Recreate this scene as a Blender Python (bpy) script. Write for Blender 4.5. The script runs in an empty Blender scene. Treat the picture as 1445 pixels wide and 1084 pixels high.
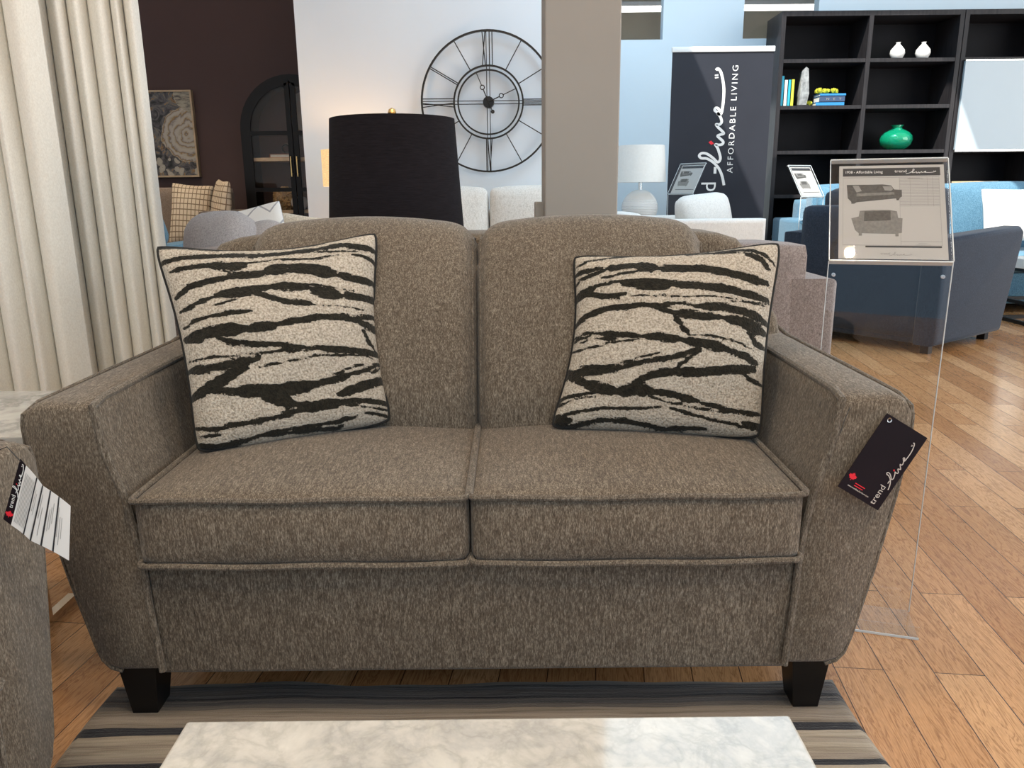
import bpy, bmesh, math, random
import numpy as np
from mathutils import Vector, Matrix, noise as mnoise
random.seed(4)
S = bpy.context.scene
COL = S.collection
R = math.radians
PI = math.pi

# ------------------------------------------------------------------ materials
def nodes_of(name):
    m = bpy.data.materials.new(name); m.use_nodes = True
    nt = m.node_tree; b = nt.nodes['Principled BSDF']
    return m, nt, b
def N(nt, kind, **kw):
    n = nt.nodes.new(kind)
    for k, v in kw.items():
        if hasattr(n, k): setattr(n, k, v)
        else: n.inputs[k].default_value = v
    return n
def L(nt, a, b): nt.links.new(a, b)
def coords(nt, scale=(1, 1, 1), rot=(0, 0, 0), loc=(0, 0, 0), kind='Object'):
    t = N(nt, 'ShaderNodeTexCoord'); mp = N(nt, 'ShaderNodeMapping')
    mp.inputs['Scale'].default_value = scale; mp.inputs['Rotation'].default_value = rot; mp.inputs['Location'].default_value = loc
    L(nt, t.outputs[kind], mp.inputs['Vector']); return mp.outputs['Vector']
def ramp(nt, fac, stops, interp='LINEAR'):
    r = N(nt, 'ShaderNodeValToRGB'); r.color_ramp.interpolation = interp
    e = r.color_ramp.elements
    while len(e) < len(stops): e.new(0.5)
    for el, (p, c) in zip(e, stops):
        el.position = p; el.color = (*c, 1) if len(c) == 3 else c
    L(nt, fac, r.inputs['Fac']); return r.outputs['Color']
def mix(nt, fac, a, b, mode='MIX'):
    m = N(nt, 'ShaderNodeMix', data_type='RGBA', blend_type=mode)
    if isinstance(fac, (int, float)): m.inputs[0].default_value = fac
    else: L(nt, fac, m.inputs[0])
    for i, c in ((6, a), (7, b)):
        if isinstance(c, tuple): m.inputs[i].default_value = (*c, 1)
        else: L(nt, c, m.inputs[i])
    return m.outputs[2]
def math_(nt, op, a, b=None, clamp=False):
    m = N(nt, 'ShaderNodeMath', operation=op, use_clamp=clamp)
    for i, v in enumerate((a, b)):
        if v is None: continue
        if isinstance(v, (int, float)): m.inputs[i].default_value = v
        else: L(nt, v, m.inputs[i])
    return m.outputs[0]
def noise(nt, vec, scale, detail=3, rough=.55, dist=0):
    n = N(nt, 'ShaderNodeTexNoise'); n.inputs['Scale'].default_value = scale; n.inputs['Detail'].default_value = detail
    n.inputs['Roughness'].default_value = rough; n.inputs['Distortion'].default_value = dist
    L(nt, vec, n.inputs['Vector']); return n.outputs['Fac']
def bump(nt, b, h, strength=.3, dist=.002):
    n = N(nt, 'ShaderNodeBump'); n.inputs['Strength'].default_value = strength; n.inputs['Distance'].default_value = dist
    L(nt, h, n.inputs['Height']); L(nt, n.outputs['Normal'], b.inputs['Normal'])
def plain(name, c, rough=.5, metal=0, var=.08, sc=6, bmp=0, coat=0, spec=None):
    """a single colour with a little procedural unevenness"""
    m, nt, b = nodes_of(name)
    v = noise(nt, coords(nt), sc, 4)
    d = tuple(x*(1-var) for x in c); l = tuple(min(1, x*(1+var)) for x in c)
    L(nt, ramp(nt, v, [(.3, d), (.7, l)]), b.inputs['Base Color'])
    b.inputs['Roughness'].default_value = rough; b.inputs['Metallic'].default_value = metal
    if coat: b.inputs['Coat Weight'].default_value = coat
    if spec is not None: b.inputs['Specular IOR Level'].default_value = spec
    if bmp: bump(nt, b, noise(nt, coords(nt), sc*30, 2), bmp, .001)
    return m
def fabric(name, dark, mid, light, sc=1.0, stretch=.25, bmp=.35, sheen=.15, lo=.34, hi=.72, rough=.9):
    """chenille / woven upholstery: vertical slubs of lighter yarn over a dark ground"""
    m, nt, b = nodes_of(name)
    tc = N(nt, 'ShaderNodeTexCoord'); sn = N(nt, 'ShaderNodeSeparateXYZ'); L(nt, tc.outputs['Normal'], sn.inputs[0])
    up = math_(nt, 'GREATER_THAN', math_(nt, 'ABSOLUTE', sn.outputs['Z']), .75)
    def two(k, l, s_, d_, r_):
        a_ = noise(nt, coords(nt, (sc, sc, sc*k), loc=l), s_, d_, r_); b_ = noise(nt, coords(nt, (sc, sc*k, sc), loc=l), s_, d_, r_)
        return math_(nt, 'ADD', math_(nt, 'MULTIPLY', a_, math_(nt, 'SUBTRACT', 1.0, up)), math_(nt, 'MULTIPLY', b_, up))
    v1 = two(stretch, (0, 0, 0), 620, 3, .65)
    v2 = two(stretch*.7, (3, 7, 1), 230, 2, .6)
    v3 = noise(nt, coords(nt), 7, 2)
    v = math_(nt, 'ADD', math_(nt, 'MULTIPLY', v1, .64), math_(nt, 'ADD', math_(nt, 'MULTIPLY', v2, .30), math_(nt, 'MULTIPLY', v3, .06)))
    L(nt, ramp(nt, v, [(lo+.02, dark), (.5, mid), (hi-.06, light)]), b.inputs['Base Color'])
    b.inputs['Roughness'].default_value = rough
    b.inputs['Specular IOR Level'].default_value = .2
    b.inputs['Sheen Weight'].default_value = sheen; b.inputs['Sheen Roughness'].default_value = .5
    bump(nt, b, v1, bmp, .0018)
    return m
def glow(name, c, s):
    m, nt, b = nodes_of(name)
    b.inputs['Base Color'].default_value = (*c, 1)
    L(nt, ramp(nt, noise(nt, coords(nt), 30, 2), [(.3, tuple(x*.93 for x in c)), (.7, c)]), b.inputs['Emission Color'])
    b.inputs['Emission Strength'].default_value = s
    return m
def glass(name, tint=(1, 1, 1), rough=.0, ior=1.45):
    m, nt, b = nodes_of(name)
    b.inputs['Base Color'].default_value = (*tint, 1)
    b.inputs['Transmission Weight'].default_value = 1
    L(nt, ramp(nt, noise(nt, coords(nt), 9, 3), [(.4, (rough,)*3), (.75, (rough+.03,)*3)]), b.inputs['Roughness'])
    b.inputs['IOR'].default_value = ior
    return m
def thin_glass(name, tint=(1, 1, 1), refl=.1):
    """one pane: mostly see-through, a little mirror"""
    m, nt, b = nodes_of(name); nt.nodes.remove(b)
    t = N(nt, 'ShaderNodeBsdfTransparent'); t.inputs['Color'].default_value = (*tint, 1)
    g = N(nt, 'ShaderNodeBsdfGlossy'); g.inputs['Roughness'].default_value = .02
    f = N(nt, 'ShaderNodeFresnel'); f.inputs['IOR'].default_value = 1.45
    v = noise(nt, coords(nt), 3, 2)
    mx = N(nt, 'ShaderNodeMixShader'); ge = N(nt, 'ShaderNodeNewGeometry')
    fr_ = math_(nt, 'MULTIPLY', f.outputs['Fac'], math_(nt, 'SUBTRACT', 1.0, ge.outputs['Backfacing']))
    L(nt, math_(nt, 'MULTIPLY', fr_, math_(nt, 'ADD', math_(nt, 'MULTIPLY', v, .2), .9)), mx.inputs['Fac'])
    L(nt, t.outputs[0], mx.inputs[1]); L(nt, g.outputs[0], mx.inputs[2])
    L(nt, mx.outputs[0], nt.nodes['Material Output'].inputs['Surface'])
    return m

M = {}
M['sofa'] = fabric('taupe_chenille', (.042, .031, .022), (.136, .107, .079), (.39, .335, .265), lo=.31, hi=.76)
M['welt'] = fabric('taupe_welt', (.045, .034, .025), (.125, .101, .077), (.30, .26, .21))
M['mauve'] = fabric('mauve_grey_weave', (.11, .09, .085), (.24, .205, .195), (.42, .37, .36), sc=.9, stretch=.9, bmp=.2)
M['greycush'] = fabric('grey_weave', (.20, .19, .20), (.34, .33, .345), (.50, .49, .51), sc=.9, stretch=.9, bmp=.2)
M['navy'] = fabric('navy_weave', (.009, .014, .026), (.019, .029, .049), (.042, .058, .088), sc=.6, stretch=.9, bmp=.15)
M['denim'] = fabric('lightened_blue_velvet', (.04, .105, .165), (.085, .19, .28), (.17, .32, .42), sc=.6, stretch=.9, bmp=.15)  # right-hand sofa is navy cloth, sunlight put into this lighter blue
M['beige'] = fabric('tan_weave', (.14, .10, .075), (.25, .185, .14), (.36, .28, .22), sc=.6, stretch=.9, bmp=.15)
M['cream'] = fabric('cream_weave', (.52, .48, .43), (.70, .66, .61), (.83, .80, .76), sc=.5, stretch=.4, bmp=.2)
M['whitefab'] = fabric('white_weave', (.62, .60, .57), (.76, .74, .71), (.85, .83, .80), sc=.5, stretch=.9, bmp=.1)
M['boucle'] = fabric('cream_boucle', (.38, .33, .26), (.62, .56, .46), (.80, .75, .66), sc=.35, stretch=1, bmp=.6)
M['blackwood'] = plain('black_stained_wood', (.006, .005, .005), .4, var=.25, spec=.25)
M['blackpipe'] = plain('black_welt', (.012, .011, .010), .85, bmp=.3)
M['blackmetal'] = plain('black_metal', (.014, .013, .013), .4, .4)
M['darkbronze'] = plain('dark_bronze_metal', (.030, .024, .020), .4, .6)
M['chrome'] = plain('polished_chrome', (.75, .74, .72), .15, 1, var=.03)
M['brass'] = plain('brass', (.75, .52, .22), .3, 1)
M['white'] = plain('white_plastic', (.80, .80, .79), .4, var=.02)
M['paper'] = plain('white_paper', (.72, .70, .67), .7, var=.02)
M['dimmedpaper'] = plain('printed_paper', (.47, .44, .415), .7, var=.02)  # white paper, the shade on the sheets put into its grey
M['ink'] = plain('dark_ink', (.022, .022, .026), .6, var=.1)
M['inkmid'] = plain('grey_ink', (.075, .068, .062), .6, var=.3, sc=160)
M['inklight'] = plain('pale_grey_ink', (.19, .175, .16), .6, var=.2, sc=160)
M['inkline'] = plain('thin_grey_ink', (.26, .245, .23), .6, var=.1)
M['cardblack'] = plain('black_card', (.008, .004, .007), .5, var=.2, spec=.2)
M['textwhite'] = plain('white_print', (.78, .77, .75), .6, var=.02)
M['textgrey'] = plain('silver_print', (.55, .50, .46), .5, var=.03)
M['red'] = plain('red_print', (.72, .012, .03), .55, var=.05)
M['banner'] = plain('charcoal_banner_vinyl', (.022, .024, .033), .6, var=.08, sc=3, spec=.25)
M['acrylic'] = thin_glass('clear_acrylic', (.97, .98, .985))
M['acryledge'] = plain('polished_acrylic_edge', (.62, .66, .68), .15, var=.05)
M['pane'] = thin_glass('clear_pane')
M['green_glass'] = glass('emerald_glass', (.015, .60, .34), .02, 1.3)
_b = M['green_glass'].node_tree.nodes['Principled BSDF']; _b.inputs['Transmission Weight'].default_value = .72; _b.inputs['Coat Weight'].default_value = .8
M['ceramic'] = plain('white_ceramic', (.78, .77, .75), .25, var=.02)
M['shelfwood'] = plain('oak_shelf', (.55, .40, .25), .5, var=.15, sc=20)
M['moss'] = plain('yellow_moss', (.36, .36, .02), .95, var=.4, sc=60, bmp=.6)
M['coral'] = plain('tan_coral', (.36, .22, .09), .9, var=.5, sc=90, bmp=.8)
M['book_teal'] = plain('teal_cloth', (.02, .36, .52), .6)
M['book_white'] = plain('white_cloth_cover', (.75, .74, .66), .6)
M['book_yellow'] = plain('yellow_cloth', (.66, .66, .05), .6)
M['book_navy'] = plain('navy_cloth_cover', (.03, .06, .13), .6)
M['book_blue'] = plain('bright_blue_cover', (.02, .22, .52), .6)
M['pages'] = plain('page_edges', (.68, .66, .58), .8, var=.1, sc=80)
M['rust'] = plain('rust_cover', (.36, .12, .06), .6)
M['stone'] = plain('veined_grey_stone', (.26, .27, .27), .4, var=.5, sc=25)
M['plate'] = plain('taupe_plate', (.30, .25, .21), .35, var=.2)
M['pearl'] = plain('pearl_glaze', (.72, .68, .64), .12, var=.1)
M['screw'] = plain('zinc', (.5, .5, .5), .3, 1)
M['gloss_pale'] = plain('pale_grey_gloss_panel', (.36, .43, .48), .2, var=.015, sc=2)
M['pillar'] = plain('greige_paint', (.36, .33, .295), .75, var=.02, sc=3)
M['whitewall'] = plain('white_wall_paint', (.74, .775, .82), .8, var=.015, sc=2)
M['bluewall'] = plain('pale_wall_paint', (.66, .76, .83), .8, var=.015, sc=2)
M['brownwall'] = plain('aubergine_brown_paint', (.095, .055, .050), .8, var=.05, sc=2)
M['ceiling'] = plain('ceiling_paint', (.80, .78, .75), .9, var=.02, sc=2)
M['shell'] = plain('beige_upper_wall', (.42, .38, .30), .9, var=.04, sc=2)
M['lampwhite'] = plain('white_linen_shade', (.80, .78, .74), .9, var=.03, sc=60)
M['bulb'] = glow('warm_bulb', (1, .78, .42), 9)
M['trimring'] = plain('brushed_reflector', (.85, .70, .42), .5, .3)
M['litreflector'] = glow('lit_reflector', (1, .70, .28), .5)
M['tube'] = glow('fluorescent_tube', (1, .98, .94), 4)

def curtain_mat():
    m, nt, b = nodes_of('ivory_curtain_cloth')
    v = noise(nt, coords(nt, (1, 1, .6)), 300, 2)
    L(nt, ramp(nt, v, [(.3, (.70, .66, .585)), (.7, (.80, .765, .69))]), b.inputs['Base Color'])
    b.inputs['Roughness'].default_value = .85
    b.inputs['Sheen Weight'].default_value = .15
    bump(nt, b, noise(nt, coords(nt, (1, 1, .35)), 26, 3), .12, .01)
    return m
M['curtain'] = curtain_mat()

def floor_mat():
    m, nt, b = nodes_of('oak_strip_flooring')
    vec = coords(nt, (1, 1, 1), (0, 0, R(-83.2)))
    br = N(nt, 'ShaderNodeTexBrick'); br.offset = .37; br.offset_frequency = 2; br.squash = 1
    br.inputs['Scale'].default_value = 1; br.inputs['Mortar Size'].default_value = .0012; br.inputs['Mortar Smooth'].default_value = .3
    br.inputs['Bias'].default_value = 0; br.inputs['Brick Width'].default_value = .92; br.inputs['Row Height'].default_value = .100
    br.inputs['Color1'].default_value = (0, 0, 0, 1); br.inputs['Color2'].default_value = (1, 1, 1, 1); br.inputs['Mortar'].default_value = (.5, .5, .5, 1)
    L(nt, vec, br.inputs['Vector'])
    # shift the grain from board to board
    sh = N(nt, 'ShaderNodeVectorMath', operation='MULTIPLY_ADD'); sh.inputs[1].default_value = (3, 11, 5)
    L(nt, br.outputs['Color'], sh.inputs[0]); L(nt, vec, sh.inputs[2])
    mp = N(nt, 'ShaderNodeMapping'); mp.inputs['Scale'].default_value = (1.6, 14, 1); L(nt, sh.outputs[0], mp.inputs['Vector'])
    g1 = noise(nt, mp.outputs['Vector'], 2.2, 5, .6, .8)
    w = math_(nt, 'FRACT', math_(nt, 'MULTIPLY', g1, 9))
    g2 = noise(nt, mp.outputs['Vector'], 26, 3, .6)
    tone = ramp(nt, br.outputs['Color'], [(0, (.43, .215, .090)), (.5, (.53, .285, .130)), (1, (.63, .37, .185))])
    grain = ramp(nt, w, [(0, (.50, .42, .36)), (.25, (1, 1, 1)), (.80, (1, 1, 1)), (1, (.50, .42, .36))])
    c = mix(nt, .75, tone, grain, 'MULTIPLY')
    fine = ramp(nt, g2, [(.3, (.72, .68, .64)), (.7, (1.1, 1.1, 1.1))])
    c = mix(nt, .8, c, fine, 'MULTIPLY')
    c = mix(nt, br.outputs['Fac'], c, (.05, .02, .01))
    L(nt, c, b.inputs['Base Color'])
    L(nt, ramp(nt, g1, [(.2, (.14,)*3), (.8, (.27,)*3)]), b.inputs['Roughness'])
    h = math_(nt, 'SUBTRACT', math_(nt, 'MULTIPLY', g2, .25), br.outputs['Fac'])
    bump(nt, b, h, .25, .0015)
    return m
M['floor'] = floor_mat()

def rug_mat():
    m, nt, b = nodes_of('striped_wool_pile')
    t = N(nt, 'ShaderNodeTexCoord'); sp = N(nt, 'ShaderNodeSeparateXYZ'); L(nt, t.outputs['Object'], sp.inputs[0])
    wob = noise(nt, coords(nt, (1, 3, 1)), 3.5, 4)
    y = math_(nt, 'ADD', sp.outputs['Y'], math_(nt, 'MULTIPLY', math_(nt, 'SUBTRACT', wob, .5), .022))
    f = math_(nt, 'DIVIDE', y, .40)      # local y runs 0 (rear edge) to -2; one repeat is 0.40 m
    f = math_(nt, 'FRACT', math_(nt, 'MULTIPLY', f, -1))
    gr, bk, tp, cr, ch = (.125, .115, .105), (.016, .016, .021), (.20, .165, .13), (.36, .31, .245), (.055, .052, .055)
    dk = (.075, .066, .062)
    st = [(0, gr), (.045, bk), (.062, ch), (.085, dk), (.115, ch), (.14, bk), (.155, dk), (.17, ch), (.195, (.10, .086, .075)), (.225, tp), (.275, (.25, .21, .17)), (.325, tp), (.35, bk), (.40, cr), (.46, (.30, .255, .205)), (.49, cr), (.545, (.28, .235, .19)), (.585, bk), (.625, cr), (.72, tp), (.78, bk), (.82, cr), (.91, tp)]
    c = ramp(nt, f, st, 'CONSTANT')
    # extra thin tone lines
    ln = N(nt, 'ShaderNodeCombineXYZ'); L(nt, math_(nt, 'MULTIPLY', y, 1), ln.inputs['Y']); L(nt, math_(nt, 'MULTIPLY', sp.outputs['X'], .03), ln.inputs['X'])
    lines = noise(nt, ln.outputs[0], 120, 2, .7)
    c = mix(nt, .8, c, ramp(nt, lines, [(.38, (.62, .6, .58)), (.5, (1, 1, 1)), (.66, (1.1, 1.1, 1.1))]), 'MULTIPLY')
    L(nt, c, b.inputs['Base Color']); b.inputs['Roughness'].default_value = .95; b.inputs['Specular IOR Level'].default_value = .1
    b.inputs['Sheen Weight'].default_value = .2
    bump(nt, b, math_(nt, 'ADD', noise(nt, coords(nt), 420, 2), math_(nt, 'MULTIPLY', lines, 1.5)), .6, .004)
    return m
M['rug'] = rug_mat()

def marble_mat(name, base, vein, sc, rough):
    m, nt, b = nodes_of(name)
    vec = coords(nt)
    n1 = noise(nt, vec, sc, 6, .62, .35)
    v = math_(nt, 'ABSOLUTE', math_(nt, 'SUBTRACT', n1, .5))
    n2 = noise(nt, coords(nt, loc=(4, 1, 2)), sc*2.6, 5, .6, .5)
    v2 = math_(nt, 'ABSOLUTE', math_(nt, 'SUBTRACT', n2, .5))
    c1 = ramp(nt, v, [(0, vein), (.045, tuple(x*.86 for x in base)), (.16, base)])
    c2 = ramp(nt, v2, [(0, (.80, .80, .795)), (.06, (.93, .93, .93)), (.16, (1, 1, 1))])
    c3 = ramp(nt, noise(nt, vec, sc*.5, 3), [(.3, (.88, .87, .86)), (.65, (1, 1, 1))])
    L(nt, mix(nt, .85, mix(nt, 1, c1, c2, 'MULTIPLY'), c3, 'MULTIPLY'), b.inputs['Base Color'])
    b.inputs['Roughness'].default_value = rough; b.inputs['Specular IOR Level'].default_value = .3
    return m
M['marble'] = marble_mat('white_grey_marble', (.68, .655, .605), (.50, .485, .46), 7, .07)
M['marble_side'] = marble_mat('pale_marble', (.62, .61, .585), (.34, .34, .33), 5, .12)

def shade_mat(name, c, transl, emis=None):
    m, nt, b = nodes_of(name)
    v = noise(nt, coords(nt, (.12, .12, 1.6)), 260, 3, .7)
    L(nt, ramp(nt, v, [(.3, tuple(x*.55 for x in c)), (.7, tuple(x*1.4 for x in c))]), b.inputs['Base Color'])
    b.inputs['Roughness'].default_value = .9; b.inputs['Specular IOR Level'].default_value = .15
    if emis:
        b.inputs['Emission Color'].default_value = (*emis[0], 1); b.inputs['Emission Strength'].default_value = emis[1]
    bump(nt, b, v, .3, .001)
    return m
M['blackshade'] = shade_mat('black_linen_shade', (.010, .008, .010), 0)
M['warmshade'] = shade_mat('lit_cream_shade', (.6, .5, .35), 0, ((1, .66, .27), .62))

def plaid_mat():
    m, nt, b = nodes_of('tan_windowpane_check')
    t = N(nt, 'ShaderNodeTexCoord'); sp = N(nt, 'ShaderNodeSeparateXYZ'); L(nt, t.outputs['UV'], sp.inputs[0])
    a = math_(nt, 'FRACT', math_(nt, 'MULTIPLY', sp.outputs['X'], 11)); c = math_(nt, 'FRACT', math_(nt, 'MULTIPLY', sp.outputs['Y'], 11))
    k = math_(nt, 'MAXIMUM', math_(nt, 'LESS_THAN', a, .18), math_(nt, 'LESS_THAN', c, .18))
    L(nt, mix(nt, k, (.66, .53, .38), (.20, .13, .08)), b.inputs['Base Color']); b.inputs['Roughness'].default_value = .9
    bump(nt, b, noise(nt, coords(nt), 300, 2), .3, .002)
    return m
M['plaid'] = plaid_mat()
def chevron_mat():
    m, nt, b = nodes_of('white_cloth_grey_chevron')
    t = N(nt, 'ShaderNodeTexCoord'); sp = N(nt, 'ShaderNodeSeparateXYZ'); L(nt, t.outputs['UV'], sp.inputs[0])
    tri = math_(nt, 'PINGPONG', math_(nt, 'MULTIPLY', sp.outputs['X'], 4), .5)
    z = math_(nt, 'FRACT', math_(nt, 'ADD', math_(nt, 'MULTIPLY', sp.outputs['Y'], 5), tri))
    L(nt, mix(nt, math_(nt, 'LESS_THAN', z, .10), (.76, .76, .75), (.36, .37, .40)), b.inputs['Base Color']); b.inputs['Roughness'].default_value = .9
    bump(nt, b, noise(nt, coords(nt), 260, 2), .4, .002)
    return m
M['chevron'] = chevron_mat()
def zebra_mat():
    m, nt, b = nodes_of('zebra_boucle')
    a = N(nt, 'ShaderNodeAttribute', attribute_name='ink'); nub = noise(nt, coords(nt), 250, 2, .6)
    n2 = noise(nt, coords(nt), 120, 3, .6)
    k = math_(nt, 'ADD', a.outputs['Fac'], math_(nt, 'ADD', math_(nt, 'MULTIPLY', math_(nt, 'SUBTRACT', nub, .5), .9), math_(nt, 'MULTIPLY', math_(nt, 'SUBTRACT', n2, .5), .7)))
    k = ramp(nt, k, [(.46, (0, 0, 0)), (.56, (1, 1, 1))])
    cream = ramp(nt, nub, [(.28, (.22, .185, .14)), (.5, (.45, .395, .325)), (.72, (.64, .58, .495))])
    blk = ramp(nt, n2, [(.3, (.010, .009, .007)), (.7, (.028, .025, .018))])
    L(nt, mix(nt, k, cream, blk), b.inputs['Base Color']); b.inputs['Roughness'].default_value = .95; b.inputs['Specular IOR Level'].default_value = .12
    b.inputs['Sheen Weight'].default_value = .1
    h = math_(nt, 'SUBTRACT', math_(nt, 'MULTIPLY', nub, 1.0), math_(nt, 'MULTIPLY', k, .5))
    bump(nt, b, h, .8, .004)
    return m
M['zebra'] = zebra_mat()
def painting_mat():
    m, nt, b = nodes_of('painted_canvas')
    t = N(nt, 'ShaderNodeTexCoord')
    n0 = N(nt, 'ShaderNodeTexNoise'); n0.inputs['Scale'].default_value = 7; n0.inputs['Detail'].default_value = 4; L(nt, t.outputs['Object'], n0.inputs['Vector'])
    wv = N(nt, 'ShaderNodeVectorMath', operation='MULTIPLY_ADD'); wv.inputs[1].default_value = (.10, 0, .10); L(nt, n0.outputs['Color'], wv.inputs[0]); L(nt, t.outputs['Object'], wv.inputs[2])
    sp = N(nt, 'ShaderNodeSeparateXYZ'); L(nt, wv.outputs[0], sp.inputs[0])
    n1 = noise(nt, coords(nt), 9, 5, .6, 1.5)
    base = ramp(nt, n1, [(.3, (.008, .012, .010)), (.42, (.05, .045, .045)), (.5, (.11, .10, .105)), (.56, (.20, .18, .15)), (.585, (.40, .20, .05)), (.62, (.09, .075, .07))])
    def dist(cx, cz, sx=1):
        dx = math_(nt, 'MULTIPLY', math_(nt, 'SUBTRACT', sp.outputs['X'], cx), sx); dz = math_(nt, 'SUBTRACT', sp.outputs['Z'], cz)
        return math_(nt, 'SQRT', math_(nt, 'ADD', math_(nt, 'MULTIPLY', dx, dx), math_(nt, 'MULTIPLY', dz, dz)))
    d = dist(.27, .045)
    ring = math_(nt, 'FRACT', math_(nt, 'ADD', math_(nt, 'MULTIPLY', d, 19), math_(nt, 'MULTIPLY', n1, 1.6)))
    rose = ramp(nt, ring, [(0, (.20, .15, .12)), (.12, (.36, .22, .08)), (.22, (.42, .35, .27)), (.5, (.50, .44, .36)), (.8, (.46, .40, .34)), (1, (.24, .20, .18))])
    c = mix(nt, math_(nt, 'LESS_THAN', d, .235), base, rose)
    d2 = dist(.33, .37)
    petal = ramp(nt, noise(nt, coords(nt, (1, 1, 3)), 14, 3), [(.35, (.12, .10, .09)), (.5, (.38, .33, .25)), (.7, (.48, .43, .33))])
    c = mix(nt, math_(nt, 'LESS_THAN', d2, .15), c, petal)
    vo = N(nt, 'ShaderNodeTexVoronoi'); vo.inputs['Scale'].default_value = 15; L(nt, wv.outputs[0], vo.inputs['Vector'])
    low = math_(nt, 'MULTIPLY', math_(nt, 'LESS_THAN', sp.outputs['Z'], -.13), math_(nt, 'LESS_THAN', vo.outputs['Distance'], .48))
    low = math_(nt, 'MULTIPLY', low, math_(nt, 'GREATER_THAN', d, .25))
    c = mix(nt, low, c, ramp(nt, vo.outputs['Distance'], [(0, (.30, .24, .15)), (.12, (.50, .45, .37)), (.45, (.42, .37, .30))]))
    L(nt, c, b.inputs['Base Color']); b.inputs['Roughness'].default_value = .6
    return m
M['painting'] = painting_mat()
def dark_shelf_mat():
    m, nt, b = nodes_of('espresso_veneer')
    v = noise(nt, coords(nt, (1, 1, .06)), 60, 4, .6)
    L(nt, ramp(nt, v, [(.3, (.013, .012, .014)), (.7, (.032, .029, .031))]), b.inputs['Base Color'])
    b.inputs['Roughness'].default_value = .45; b.inputs['Specular IOR Level'].default_value = .22
    bump(nt, b, v, .1, .001)
    return m
M['shelf'] = dark_shelf_mat()
M['shelf_shaded'] = plain('shaded_veneer_backing', (.0075, .0075, .010), .6, var=.2, spec=.15)  # same veneer as the shelves, recess shade put into a darker colour

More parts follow.
